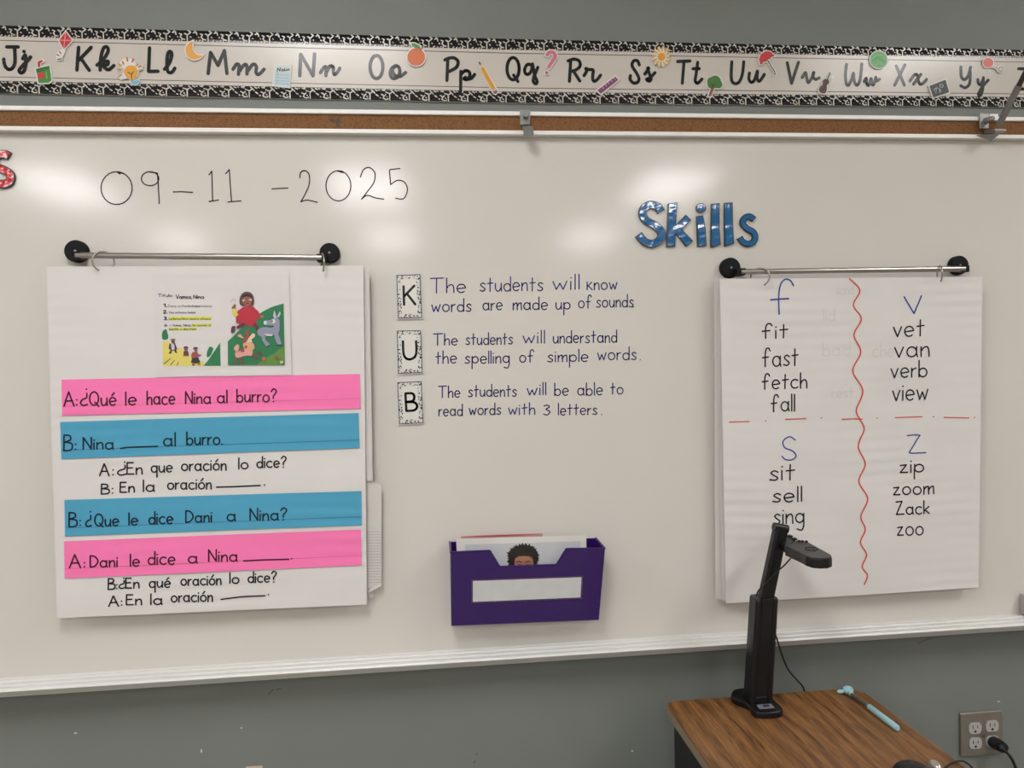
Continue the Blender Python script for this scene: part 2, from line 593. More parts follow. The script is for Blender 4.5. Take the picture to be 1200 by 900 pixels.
mb = MB(); mb.box((XL - .1, YB, FLOOR_Z - .1), (XR + .1, WALL_Y + .12, FLOOR_Z), FLOORM); build('floor', mb, kind='structure')
mb = MB(); mb.box((XL - .1, YB, CEIL_Z), (XR + .1, WALL_Y + .12, CEIL_Z + .1), CEILM); build('ceiling', mb, kind='structure')
mb = MB(); mb.box((XL - .1, YB, FLOOR_Z), (XL, WALL_Y, CEIL_Z), SIDEM); build('wall_left', mb, kind='structure')
mb = MB(); mb.box((XR, YB, FLOOR_Z), (XR + .1, WALL_Y, CEIL_Z), SIDEM); build('wall_right', mb, kind='structure')
mb = MB(); mb.box((XL, YB - .1, FLOOR_Z), (XR, YB, CEIL_Z), SIDEM); build('wall_rear', mb, kind='structure')

for iy, ly in enumerate(LAMP_Y):
    for ix, lx in enumerate(LAMP_X[iy]):
        row = ('nearest the whiteboard wall', 'in the middle of the room', 'farthest from the whiteboard wall')[iy]
        side = ('left', 'centre', 'right')[ix]
        t = thing('ceiling_light', (lx, ly, CEIL_Z), 'recessed ceiling light panel in the %s, row %s' % (side, row), 'ceiling light', 'ceiling light panels')
        mb = MB()
        for a, b in [((-.31, -.62), (.31, -.59)), ((-.31, .59), (.31, .62)), ((-.31, -.59), (-.28, .59)), ((.28, -.59), (.31, .59))]:
            mb.box((lx + a[0], ly + a[1], CEIL_Z - .02), (lx + b[0], ly + b[1], CEIL_Z), ALUD)
        build('frame', mb, t)
        mb = MB(); mb.box((lx - .28, ly - .59, CEIL_Z - .012), (lx + .28, ly + .59, CEIL_Z - .004), EMIT)
        build('diffuser', mb, t)

# ------------------------------------------------------------------ whiteboard with its tray and the writing on it
BX0, BX1 = -1.75, 2.3
wb = thing('whiteboard', (.2, 0, -.63), 'long glossy whiteboard with aluminium tray, covered in writing and charts', 'whiteboard')
mb = MB(); mb.box((BX0, 0, -.645), (BX1, WALL_Y - .0005, .511), BOARD); build('board_panel', mb, wb)
prof = [(-.0005, -.6325), (-.003, -.6305)]
for k in range(3):
    y0 = -.005 - k * .0152
    z0 = -.6316 - k * .0028
    prof += [(y0, z0 - .0052), (y0 - .0022, z0 - .0055)]
    for q in range(9):
        a = math.pi * (.10 + .80 * q / 8)
        prof.append((y0 - .0087 + .0064 * math.cos(a), z0 - .0016 + .0030 * math.sin(a) - .0020 * q / 8))
prof += [(-.0510, -.6415), (-.0512, -.6425), (-.0335, -.6598), (-.031, -.6605), (-.02, -.6605), (-.0005, -.6605)]
mb = MB()
mb.loft([[(x, y, z) for y, z in prof] for x in (BX0, BX1)], ALU, smooth=False)
build('marker_tray', mb, wb, 'ribbed aluminium marker tray')

DW = .0025
j = crop(0, 160, 4); j6 = crop(280, 160, 5)
mb = MB()
date = [j(arc(547, 242, 73, 77, -80, 300, 26)) + j([(548, 166), (563, 176)]), j(arc(704, 198, 41, 33, -50, 320, 20)) , j([(700, 166), (738, 172), (742, 220), (747, 315)]),
        j([(812, 260), (850, 259), (903, 262)]), j([(980, 180), (993, 162), (997, 303)]), j([(980, 305), (1025, 298)]),
        j([(1058, 175), (1075, 155), (1085, 303)]), j([(1068, 307), (1130, 302)]),
        j6([(193, 307), (287, 302)]), j6(S_([(357, 242), (362, 212), (385, 200), (411, 222), (412, 280), (387, 340), (363, 382)])), j6(S_([(363, 382), (400, 373), (460, 386)])),
        j6(arc(583, 289, 73, 89, -70, 300, 26)), j6([(575, 202), (610, 212)]),
        j6(S_([(712, 238), (730, 195), (765, 182), (797, 215), (790, 270), (755, 320), (718, 368)])), j6(S_([(718, 368), (752, 345), (800, 360), (848, 367)])),
        j6([(943, 188), (885, 194), (882, 205), (889, 282)]), j6(S_([(889, 282), (930, 257), (972, 270), (987, 315), (965, 364), (918, 362)]))]
for a, b, nm, lb in [(0, 1, 'written_digit', 0), (1, 3, 'written_digit', 9), (3, 4, 'written_dash', ''), (4, 6, 'written_digit', 1), (6, 8, 'written_digit', 1), (8, 9, 'written_dash', ''),
                     (9, 11, 'written_digit', 2), (11, 13, 'written_digit', 0), (13, 15, 'written_digit', 2), (15, 17, 'written_digit', 5)]:
    lb = 'black marker digit %s' % lb if lb != '' else 'black marker dash'
    mb = MB()
    for s in date[a:b]:
        mb.stroke(s, DW, board_fn, .0005, INK)
    build(nm, mb, wb, lb)
W1 = .0026
obj6 = [
    ([('The', 504.5, 545.5, 343.5, 9.8), ('students', 562.5, 636, 341.5, 9.6), ('will', 648, 678.5, 339.3, 10), ('κnow', 688, 723, 339.5, 8.3)], 'blue marker line reading The students will know'),
    ([('words', 506, 552, 365.5, 8.6), ('are', 566, 588.5, 363.5, 8.4), ('made', 601.5, 641.5, 363.3, 8.4), ('up', 651.5, 668, 362.5, 8.2), ('of', 678, 693, 361, 8.6), ('sounds', 699, 742, 360, 8.4), ('.', 742, 743, 360, 8)], 'blue marker line reading words are made up of sounds'),
    ([('The', 508, 536, 404.5, 7.6), ('students', 546, 600.5, 404, 8), ('will', 613, 638, 402.3, 8.6), ('understand', 648.4, 722.6, 402, 8.2)], 'blue marker line reading The students will understand'),
    ([('the', 510.7, 535, 426, 8.4), ('spelling', 545, 596.7, 426, 8.2), ('of', 609, 625.5, 424.4, 8.2), ('simple', 641.8, 689, 424.4, 8.2), ('words', 700.4, 745.5, 421.8, 8.6), ('.', 750, 751, 421.8, 8)], 'blue marker line reading the spelling of simple words'),
    ([('The', 514, 539, 466, 7.6), ('students', 549, 605, 465, 8), ('will', 617.8, 639.5, 463, 8.2), ('be', 650, 666, 463.5, 8.2), ('able', 677, 706, 463.3, 8.4), ('to', 715.5, 730, 462, 8)], 'blue marker line reading The students will be able to'),
    ([('read', 514.4, 541.8, 487.4, 7.8), ('words', 550, 586.7, 486.3, 7.8), ('with', 596, 626.7, 485.8, 7.8), ('3', 637, 644.4, 486.5, 6.6), ('letters', 654.4, 699.5, 486.3, 7.6), ('.', 705, 706, 486, 8)], 'blue marker line reading read words with 3 letters'),
]
for ws, lb in obj6:
    line(wb, ws, W1, board_fn, .0005, BLUEINK, lb)

# ------------------------------------------------------------------ cork map rail above the board
RY = -.018
zr = [onwall(600, v, RY).z for v in (130.2, 135.2, 152.6, 157.6)]
rail = thing('map_rail', (.2, RY, zr[3]), 'long aluminium map rail with a brown cork insert above the whiteboard', 'display rail')
mb = MB(); mb.box((BX0, RY + .006, zr[2] - .002), (BX1, WALL_Y - .0005, zr[1] + .002), CORK)
ck = lambda x, z: RY + .006
cq = crop(380, 130, 30)
mb.stroke(cq([(180, 290), (290, 340), (440, 380)]), .003, ck, .0006, SCUFF)
poly(mb, cq([(450, 280), (570, 300), (600, 400), (450, 420)]), ck, .0008, .0005, SCUFF)
mb.stroke(cq([(450, 430), (480, 520), (540, 590)]), .003, ck, .0006, SCUFF)
build('cork_insert', mb, rail, 'brown cork insert with a dark mark')
for a, b, lb in ((zr[1], zr[0], 'upper'), (zr[3], zr[2], 'lower')):
    mb = MB(); mb.box((BX0, RY, a), (BX1, WALL_Y - .0005, b), ALUD)
    build('trim_strip', mb, rail, '%s satin aluminium trim' % lb, bevel=.0015)

hook = thing('map_hook', onwall(615, 157, RY), 'small metal map hook clipped on the cork rail above the middle of the whiteboard', 'hook')
h = crop(590, 110, 12.85)
fnp = lambda d: (lambda x, z: RY - d)
mb = MB(); poly(mb, h([(245, 238), (405, 238), (400, 460), (255, 465)]), fnp(.004), 0, .004, ZINC); build('clip_plate', mb, hook, bevel=.001)
c = onwall(*h([(328, 340)])[0], RY - .004)
mb = MB(); mb.tube([c, c + Vector((0, -.004, 0)), c + Vector((0, -.012, 0)), c + Vector((0, -.0135, 0))], [.0062, .0062, .0062, .005], ZINC, 16); build('screw_knob', mb, hook)
mb = MB()
a0, a1 = onwall(*h([(285, 475)])[0], RY - .012), onwall(*h([(435, 475)])[0], RY - .012)
zb = onwall(*h([(270, 628)])[0], RY - .028).z
pr = [(RY - .0005, a0.z), (RY - .010, a0.z), (RY - .018, a0.z - .004), (RY - .028, zb + .004), (RY - .030, zb), (RY - .027, zb), (RY - .0165, a0.z - .008), (RY - .009, a0.z - .0025), (RY - .0005, a0.z - .0025)]
mb.loft([[(x, y, z) for y, z in pr] for x in (a0.x, a1.x)], ZINC, smooth=False); build('hook_arm', mb, hook)

fh = thing('flag_holder', onwall(1160, 160, RY), 'grey metal flag pole holder clamped on the cork rail at the right edge', 'flag holder')
h = crop(1120, 70, 9)
mb = MB(); poly(mb, h([(252, 565), (352, 565), (350, 725), (258, 725)]), fnp(.005), 0, .005, ZINC)
poly(mb, h([(362, 570), (450, 570), (450, 640), (362, 640)]), fnp(.004), 0, .004, ALUD); build('clip_plate', mb, fh, bevel=.001)
c = onwall(*h([(318, 645)])[0], RY - .005)
mb = MB(); mb.tube([c, c + Vector((0, -.006, 0)), c + Vector((.003, -.018, 0)), c + Vector((.003, -.02, 0))], [.008, .0065, .0065, .005], STEEL, 14)
build('screw_knob', mb, fh)
mb = MB()
b0 = onwall(*h([(365, 735)])[0], RY - .02); b1 = onwall(*h([(530, 690)])[0], RY - .035)
pr = [(RY, b0.z + .004), (RY - .034, b0.z - .003), (RY - .036, b0.z - .008), (RY - .03, b0.z - .010), (RY, b0.z - .004)]
mb.loft([[(x, y, z) for y, z in pr] for x in (b0.x, b1.x)], ZINC, smooth=False)
k0, k1 = onwall(*h([(235, 800)])[0], RY - .004), onwall(*h([(470, 800)])[0], RY - .03)
mb.loft([[(k0.x, RY, k0.z), (k0.x, RY, k0.z + .003), (k0.x + .01, RY - .004, k0.z + .003)], [(k1.x, RY, k1.z - .004), (k1.x, RY, k1.z + .006), (k1.x, RY - .03, k1.z + .004)]], ZINC, smooth=False)
build('bracket', mb, fh)
p0 = onwall(*h([(455, 690)])[0], RY - .03); p1 = onwall(*h([(665, 275)])[0], RY - .085)
mb = MB(); mb.tube([p0, p0 + (p1 - p0) * .5, p1], .0072, mat('tube_grey', (132, 128, 128), .4, metal=.3), 16); build('socket_tube', mb, fh)
fp = thing('flag_pole', p1, 'dark pole rising out of the grey holder at the top right corner', 'flag pole')
p2 = p1 + (p1 - p0) * 1.6
mb = MB(); mb.tube([p1 - (p1 - p0) * .1, p2], .0058, mat('dark_pole', (58, 44, 48), .5), 14); build('pole_shaft', mb, fp)

# ------------------------------------------------------------------ alphabet strip
KX = [-80, 0, 600, 1090, 1280]
ROWS = {'top': [28.3, 29.8, 45.7, 56.3, 60.2], 'b1': [41.3, 42.6, 58.4, 66.3, 69.4], 'l1': [45.4, 46.8, 61.9, 70.5, 73.8], 'l1b': [46.2, 47.6, 62.8, 71.2, 74.5],
        'l2': [88.2, 89.7, 102.6, 108.4, 110.7], 'l2b': [89.0, 90.5, 103.4, 109.2, 111.5], 'b2': [93.2, 94.6, 107.4, 112.6, 114.7], 'bot': [107.5, 108.9, 120.4, 124.6, 126.4]}


def row(n, x):
    v = ROWS[n]
    for i in range(4):
        if x <= KX[i + 1] or i == 3:
            t = (x - KX[i]) / (KX[i + 1] - KX[i]); return v[i] + (v[i + 1] - v[i]) * t


strip_fn = lambda x, z: WALL_Y - .0065 - .021 * (z - .655) - .0008 * math.sin(x * 9) - .0006 * math.sin(x * 23 + 1)
o_top = onwall(600, row('bot', 600), WALL_Y)
mb = MB()
order = [('top', 'b1', MARBLE), ('b1', 'l1', STRIPW), ('l1', 'l1b', LINEB), ('l1b', 'l2', STRIPW), ('l2', 'l2b', LINEB), ('l2b', 'b2', STRIPW), ('b2', 'bot', MARBLE)]
xs = list(range(-80, 1281, 20))
names = ['top', 'b1', 'l1', 'l1b', 'l2', 'l2b', 'b2', 'bot']
base = len(mb.v)
for x in xs:
    for n in names:
        mb.v.append(onsurf(x, row(n, x), strip_fn))
    for n in ('top', 'bot'):
        p = onsurf(x, row(n, x), strip_fn); mb.v.append(Vector((p.x, WALL_Y - .0002, p.z)))
for i in range(len(xs) - 1):
    A, B = base + i * 10, base + (i + 1) * 10
    for q, (_, _, M) in enumerate(order):
        mb.face([A + q, A + q + 1, B + q + 1, B + q], M, True)
    mb.face([A + 8, A, B, B + 8], STRIPW); mb.face([A + 7, A + 9, B + 9, B + 7], STRIPW); mb.face([A + 9, A + 8, B + 8, B + 9], STRIPW)
X_0 = onsurf(19.4, 35, strip_fn).x; PER = onsurf(44.7, 35, strip_fn).x - X_0


def flecks(top, bot, ref, ys, motif):
    zt = lambda px: onsurf(px, row(top, px), strip_fn).z
    pxs = [(onsurf(x, 60, strip_fn).x, x) for x in range(-80, 1285, 10)]
    def topx(wx):
        for (a, pa), (c, pc_) in zip(pxs, pxs[1:]):
            if a <= wx <= c:
                return pa + (pc_ - pa) * (wx - a) / (c - a)
    for k in range(-4, 62):
        for st in motif:
            q = []
            for x, y in st:
                px = topx(X_0 + (k + (x - ref) / 202) * PER)
                if px is None:
                    break
                t = (y - ys[0]) / (ys[1] - ys[0])
                q.append((px, row(top, px) + (row(bot, px) - row(top, px)) * max(.02, min(.98, t))))
            if len(q) == len(st):
                mb.stroke(q, random.uniform(.0021, .003), strip_fn, .0003, FLECK)


flecks('top', 'b1', 155, (42, 142), [[(155, 140), (153, 84), (135, 72)], [(153, 86), (188, 58), (165, 46)], [(213, 64), (240, 56), (248, 80)], [(280, 72), (302, 80), (288, 102), (308, 120), (332, 126)],
       [(308, 120), (300, 138)], [(330, 72), (345, 80)], [(200, 138), (212, 128)], [(238, 142), (246, 134)], [(262, 100), (266, 104)], [(184, 100), (190, 104)], [(226, 50), (230, 48)], [(270, 136), (282, 130)]])
flecks('b2', 'bot', 78, (566, 674), [[(78, 670), (76, 610), (55, 602)], [(76, 612), (108, 590), (90, 576)], [(108, 590), (126, 608)], [(5, 578), (28, 572)], [(130, 576), (150, 584)], [(195, 618), (222, 632), (212, 655), (240, 668), (262, 660)],
       [(222, 632), (238, 620)], [(140, 622), (160, 634)], [(165, 576), (172, 580)], [(200, 576), (225, 582)], [(180, 650), (186, 654)], [(45, 640), (50, 644)], [(240, 598), (246, 600)]])
strip = build('alphabet_strip', mb)
tag(strip, 'long alphabet banner with black marbled borders running along the grey wall above the cork rail', 'alphabet banner')
sA, sB, sC, sD, sE = crop(0, 25, 8), crop(130, 35, 8), crop(260, 35, 8), crop(400, 40, 8), crop(540, 40, 8)
sF, sG, sH, sI = crop(680, 45, 8), crop(810, 45, 8), crop(940, 45, 8), crop(1120, 70, 9)
LET = [
    ('J j', sA, [[(65, 241), (172, 241)], S_([(138, 245), (142, 380), (122, 435), (85, 452), (52, 425), (38, 380), (37, 355)]), dot(225, 283, 2), S_([(214, 352), (238, 318), (242, 400), (228, 465), (198, 485), (180, 462), (205, 425), (258, 370), (288, 335)])]),
    ('K k', sA, [[(738, 245), (722, 458)], [(855, 245), (742, 365)], [(762, 352), (838, 460)], S_([(910, 412), (965, 365), (1012, 290), (1008, 245), (978, 245), (955, 300), (942, 380), (940, 458)]), S_([(944, 425), (985, 380), (1015, 378), (1008, 408), (972, 418), (992, 445), (1025, 452), (1068, 415)])]),
    ('L l', sB, [[(363, 170), (354, 390), (442, 389)], S_([(503, 370), (550, 310), (570, 235), (558, 203), (535, 225), (525, 310), (532, 385), (556, 403), (582, 388), (600, 360)])]),
    ('M m', sB, [[(912, 410), (935, 212), (1005, 335), (1065, 195), (1088, 410)]] + [[(x / 1 + 1040, y) for x, y in s] for s in [S_([(105, 370), (140, 322), (163, 335), (160, 378), (156, 418)]), S_([(160, 395), (198, 340), (225, 325), (237, 350), (235, 415)]), S_([(240, 392), (282, 332), (310, 325), (325, 352), (320, 395), (337, 420), (368, 402), (396, 370)])]]),
    ('N n', sC, [[(730, 432), (740, 230), (855, 432), (870, 225)], S_([(925, 402), (958, 352), (980, 352), (978, 390), (975, 430)]), S_([(980, 400), (1012, 342), (1043, 348), (1045, 392), (1056, 420), (1080, 402), (1105, 360)])]),
    ('O o', sD, [arc(330, 309, 60, 108, 0, 360, 28), S_([(522, 300), (475, 318), (458, 372), (480, 415), (520, 408), (548, 365), (540, 312), (505, 298), (480, 335), (500, 385), (550, 398), (603, 360)])]),
    ('P p', sD, [[(990, 435), (998, 235)], S_([(970, 243), (1010, 225), (1060, 225), (1094, 258), (1078, 312), (1008, 352)]), [(1120, 350), (1118, 540)], S_([(1125, 375), (1158, 345), (1195, 352), (1205, 388), (1180, 425), (1150, 420), (1165, 405)]), S_([(1180, 425), (1220, 415), (1250, 378)])]),
    ('Q q', sE, [arc(490, 325, 57, 104, 0, 360, 28), [(495, 385), (535, 445)], S_([(668, 292), (625, 285), (598, 330), (608, 372), (638, 374), (664, 338), (672, 280), (690, 380), (714, 440), (704, 466), (682, 450), (680, 415), (702, 360), (722, 312)])]),
    ('R r', sE, [[(1018, 443), (1030, 250)], S_([(1005, 252), (1060, 235), (1108, 252), (1118, 298), (1082, 335), (1035, 350)]), [(1058, 350), (1115, 440)]] + [[(x + 1120, y + 40) for x, y in S_([(35, 350), (58, 310), (52, 283), (80, 293), (120, 298), (116, 350), (118, 390), (135, 403), (165, 380), (190, 345)])]]),
    ('S s', sF, [S_([(553, 250), (535, 210), (497, 215), (487, 262), (530, 330), (550, 380), (535, 413), (497, 418), (467, 385), (470, 350)]), S_([(605, 335), (640, 285), (632, 282), (648, 335), (664, 380), (645, 402), (622, 385), (655, 368), (700, 322)])]),
    ('T t', sF, [[(912, 217), (1028, 213)], [(972, 217), (956, 422)], S_([(1100, 225), (1085, 340), (1077, 400), (1102, 420), (1140, 382)]), [(1055, 285), (1115, 284)]]),
    ('U u', sG, [S_([(380, 220), (374, 350), (385, 408), (420, 425), (455, 400), (480, 330), (492, 220)]), S_([(545, 325), (540, 380), (562, 412), (592, 390), (620, 308), (617, 370), (632, 402), (655, 385), (685, 338)])]),
    ('V v', sG, [[(900, 230), (940, 422), (1005, 225)], S_([(1040, 368), (1070, 322), (1082, 370), (1096, 415), (1130, 370), (1148, 320), (1142, 360), (1165, 385), (1200, 370)])]),
    ('W w', sH, [S_([(415, 245), (405, 340), (412, 422), (435, 438), (465, 380), (480, 328), (487, 400), (512, 440), (542, 390), (558, 240)]), S_([(580, 405), (600, 375), (603, 420), (622, 440), (645, 378), (652, 430), (672, 430), (690, 365), (692, 400), (725, 383)])]),
    ('X x', sH, [[(882, 260), (957, 440)], [(962, 250), (866, 440)], S_([(1010, 400), (1050, 345), (1080, 345), (1088, 400), (1105, 430), (1135, 420), (1165, 385)]), [(1112, 338), (1042, 430)]]),
    ('Y y', sI, [S_([(52, 78), (58, 180), (92, 210), (130, 170), (155, 80)]), S_([(152, 125), (145, 250), (100, 295), (50, 275)]), S_([(232, 210), (238, 250), (262, 262), (290, 200)]), S_([(290, 190), (282, 320), (258, 378), (238, 362), (280, 285), (342, 215)])]),
    ('Z', sI, [[(660, 96), (745, 96), (700, 200), (640, 310), (760, 310)]]),
]
for nm, cr, ss in LET:
    mb = MB()
    for s in ss:
        mb.stroke(cr(s), .0074, strip_fn, .0006, STRIPB)
    build('printed_letter' if nm == 'Z' else 'letter_pair', mb, strip, 'printed black letters ' + nm if nm != 'Z' else 'printed black letter Z')

# picture cut-outs stuck on the strip
def cutout(name, label, cr, shapes, lines=(), rim=1.25, cat='picture cutout'):
    """coloured paper shapes on a white die-cut card: shapes are (points, material), lines are (points, px width, material)"""
    mb = MB()
    fn = lambda x, z: strip_fn(x, z)
    px = [(cr(s), M, r) for s, M, r in [(t + (True,))[:3] for t in shapes]]
    for s, M, r in px:
        if r:
            poly(mb, offset(s, -rim if False else rim), fn, .0034, .0016, WHITE)
    k = 1
    for s, M, r in px:
        poly(mb, s, fn, .0034 + .00018 * k, .0002, M); k += 1
    for s, w, M in lines:
        mb.stroke(cr(s), w / 500, fn, .0034 + .00018 * k, M)
    o = build(name, mb)
    return tag(o, label, cat, 'picture cutouts on the alphabet banner')


RED, ORG, YEL, GRN = C(196, 52, 56), C(214, 108, 58), C(226, 162, 52), C(70, 136, 64)
BRN, BLU, PNK, DGR = C(118, 72, 62), C(110, 178, 204), C(206, 110, 136), C(52, 56, 60)
cutout('kite_cutout', 'red kite picture cutout between the letters J and K on the alphabet banner', sA,
       [([(622, 103), (683, 185), (605, 268), (562, 185)], RED), ([(600, 272), (612, 285), (585, 345), (590, 362), (545, 365), (542, 318), (560, 290)], WHITE)],
       [([(622, 108), (606, 262)], 1, C(226, 150, 146)), ([(566, 184), (678, 186)], 1, C(226, 150, 146)), ([(565, 290), (578, 308)], 1.2, RED), ([(542, 318), (562, 330)], 1, DGR), ([(548, 362), (585, 358)], 1, DGR)])
cutout('juice_box_cutout', 'green juice box picture cutout with red straw below the letter j', sA,
       [([(342, 452), (470, 420), (490, 560), (465, 582), (368, 585), (355, 500)], GRN), ([(362, 440), (360, 385), (400, 365), (412, 382), (384, 398), (384, 432)], RED), (disc(393, 515, 35, 32), C(196, 62, 52), False)],
       [([(350, 462), (400, 452), (465, 442)], 1.3, C(44, 96, 48)), ([(352, 478), (420, 466)], 1, C(44, 96, 48)), ([(440, 480), (448, 540)], 1.2, C(124, 178, 90))])
cutout('light_bulb_cutout', 'glowing yellow light bulb picture cutout below the letter k', sB,
       [(disc(195, 400, 65, 63), YEL), ([(165, 445), (225, 445), (215, 485), (195, 480)], YEL), ([(188, 488), (265, 475), (270, 495), (240, 520), (205, 515)], BLU), (disc(165, 330, 72, 50), WHITE), ([(70, 440), (130, 420), (150, 455), (100, 470)], WHITE), ([(240, 350), (300, 340), (295, 375), (255, 385)], WHITE), (disc(195, 400, 62, 60), YEL, False), ([(168, 445), (222, 445), (212, 483), (195, 478)], YEL, False)],
       [([(158, 268), (163, 298)], 1.6, C(208, 100, 62)), ([(218, 282), (208, 308)], 1.6, C(214, 84, 62)), ([(118, 308), (128, 328)], 1.6, C(208, 100, 62)), ([(80, 326), (105, 345)], 1.4, C(196, 150, 62)), ([(70, 378), (98, 384)], 1.4, C(196, 110, 82)), ([(80, 445), (105, 430)], 1.4, C(196, 150, 62)), ([(262, 330), (250, 345)], 1.4, C(196, 150, 62)), ([(292, 346), (265, 358)], 1.4, C(208, 110, 72)), ([(168, 405), (200, 425), (220, 400)], 1, C(120, 84, 40)), ([(200, 425), (205, 470)], 1, C(120, 84, 40))], rim=1.0)
cutout('moon_cutout', 'yellow crescent moon picture cutout between the letters L and M', sB,
       [(S_([(775, 112), (735, 130), (705, 185), (725, 255), (785, 285), (845, 265), (865, 245)], 5) + S_([(865, 245), (815, 240), (775, 200), (770, 145), (775, 112)], 5)[1:-1], C(224, 158, 58))])
cutout('notepad_cutout', 'pale blue lined notes page cutout between the letters m and N', sC,
       [([(497, 335), (655, 335), (640, 548), (480, 530)], C(206, 214, 214)), ([(505, 400), (640, 405), (632, 530), (495, 515)], C(186, 206, 212), False)],
       [([(520, 398), (528, 365), (545, 392), (552, 360)], 1, DGR), (disc(570, 385, 10, 9), .9, DGR), ([(590, 365), (588, 390), (600, 388)], .9, DGR), (disc(612, 382, 8, 8), .8, DGR), ([(635, 372), (625, 380), (636, 388)], .8, DGR)] + [([(500, 425 + 28 * k), (635, 432 + 28 * k)], .6, C(150, 180, 192)) for k in range(4)] + [([(530, 400), (520, 520)], .6, C(150, 180, 192))], rim=.5)
cutout('orange_cutout', 'round orange fruit picture cutout with green leaf after the letter o', sD,
       [(disc(702, 220, 82, 83, 28), ORG), ([(655, 92), (690, 92), (735, 115), (745, 145), (700, 140), (665, 120)], GRN), (disc(702, 220, 79, 80, 28), ORG, False)],
       [([(742, 155), (758, 135)], 1.2, C(80, 70, 40))])
cutout('pencil_cutout', 'yellow pencil picture cutout after the letter p', sE,
       [([(170, 268), (215, 315), (182, 330)], C(206, 188, 160)), ([(215, 312), (325, 510), (285, 525), (182, 330)], C(222, 160, 48)), ([(325, 508), (338, 530), (298, 545), (285, 525)], C(190, 188, 186)), ([(338, 530), (345, 550), (325, 568), (305, 560), (298, 545)], C(150, 80, 92))],
       [([(172, 272), (182, 288)], 1.6, DGR), ([(200, 320), (305, 518)], .8, C(190, 128, 30))], rim=1.0)
cutout('question_mark_cutout', 'pink question mark picture cutout after the letter q', sE,
       [(outline(S_([(802, 212), (825, 178), (868, 178), (882, 215), (852, 268), (815, 322)]), 32), PNK), (disc(803, 368, 16, 15), C(176, 96, 100))])
cutout('ruler_cutout', 'purple ruler picture cutout below the letter r', sF,
       [([(157, 492), (325, 362), (352, 395), (190, 525)], C(128, 66, 112))],
       [([(205 + 27 * k, 462 - 21 * k), (215 + 27 * k, 475 - 21 * k)], .9, C(196, 160, 190)) for k in range(5)], rim=1.4)
_sun = [(756 + (58 + 26 * (k % 2)) * math.cos(k * math.pi / 12) * .98, 178 + (62 + 34 * (k % 2)) * math.sin(k * math.pi / 12)) for k in range(24)]
cutout('sun_cutout', 'yellow sun picture cutout with rays after the letter s', sF,
       [(_sun, WHITE), (disc(757, 178, 36, 38), C(226, 160, 44), False)],
       [([(757 + 52 * math.cos(a), 178 + 54 * math.sin(a)), (757 + 82 * math.cos(a), 178 + 90 * math.sin(a))], 2.0, C(226, 180, 84)) for a in [k * math.pi / 6 + .12 for k in range(12)]], rim=.6)
cutout('tree_cutout', 'green tree picture cutout with brown trunk after the letter t', sG,
       [([(182, 470), (208, 478), (180, 550), (155, 545)], C(134, 82, 70)), (S_([(145, 420), (150, 385), (185, 365), (225, 352), (262, 375), (275, 405), (288, 440), (265, 472), (225, 470), (195, 478), (155, 462)], 3, True), C(64, 122, 52)), ([(190, 440), (205, 420), (200, 480), (180, 475)], C(104, 70, 44), False)],
       [([(195, 455), (180, 425)], 1, C(104, 70, 44)), ([(198, 455), (222, 432)], 1, C(104, 70, 44))])
cutout('umbrella_cutout', 'red umbrella picture cutout after the letter u', sG,
       [([(640, 252), (630, 200), (645, 155), (690, 125), (735, 128), (768, 160), (775, 172), (748, 180), (735, 198), (712, 200), (698, 222), (672, 225), (660, 245)], RED), (outline([(708, 205), (740, 262), (775, 315), (782, 340), (765, 348)], 9), C(84, 70, 66))], rim=1.1)
cutout('violin_cutout', 'brown violin picture cutout after the letter v', sH,
       [(S_([(205, 385), (240, 395), (245, 425), (225, 445), (225, 480), (210, 518), (170, 515), (150, 488), (165, 455), (185, 440), (185, 405)], 3, True), C(84, 56, 54)), (outline([(228, 395), (248, 345), (258, 325)], 9), C(66, 48, 50)), (disc(258, 368, 15, 12), WHITE)],
       [([(185, 490), (235, 380)], .7, C(40, 30, 30))], rim=1.1)
cutout('green_ball_cutout', 'round light green ball picture cutout after the letter w', sH,
       [(disc(710, 205, 78, 78, 28), C(124, 190, 130))],
       [(S_([(660, 190), (690, 160), (740, 165), (770, 200)]), 1, C(150, 206, 150)), (S_([(650, 220), (700, 190), (760, 230)]), 1, C(104, 170, 112)), (S_([(680, 260), (720, 230), (760, 260)]), 1, C(150, 206, 150))])
cutout('xray_cutout', 'dark x-ray picture cutout showing a pale animal skeleton after the letter x', crop(900, 20, 4),
       [([(752, 325), (828, 296), (845, 355), (770, 380)], C(58, 62, 64))],
       [(S_([(772, 345), (785, 335), (800, 340), (806, 352)]), 1.2, C(170, 176, 176)), ([(785, 338), (782, 358)], .9, C(170, 176, 176)), ([(798, 340), (800, 358)], .9, C(170, 176, 176)), (disc(808, 325, 8, 7), 1.2, C(190, 196, 196))])
cutout('toy_cutout', 'coral yo-yo picture cutout with curled white string after the letter y', sI,
       [(disc(332, 38, 54, 50, 24), C(222, 112, 102)), (outline(S_([(385, 78), (425, 92), (445, 125), (480, 122), (488, 95), (465, 78), (448, 92), (455, 108)]), 14), WHITE)],
       [(S_([(385, 78), (425, 92), (445, 125), (480, 122), (488, 95), (465, 78), (448, 92), (455, 108)]), .7, C(120, 104, 104))], rim=1.0)

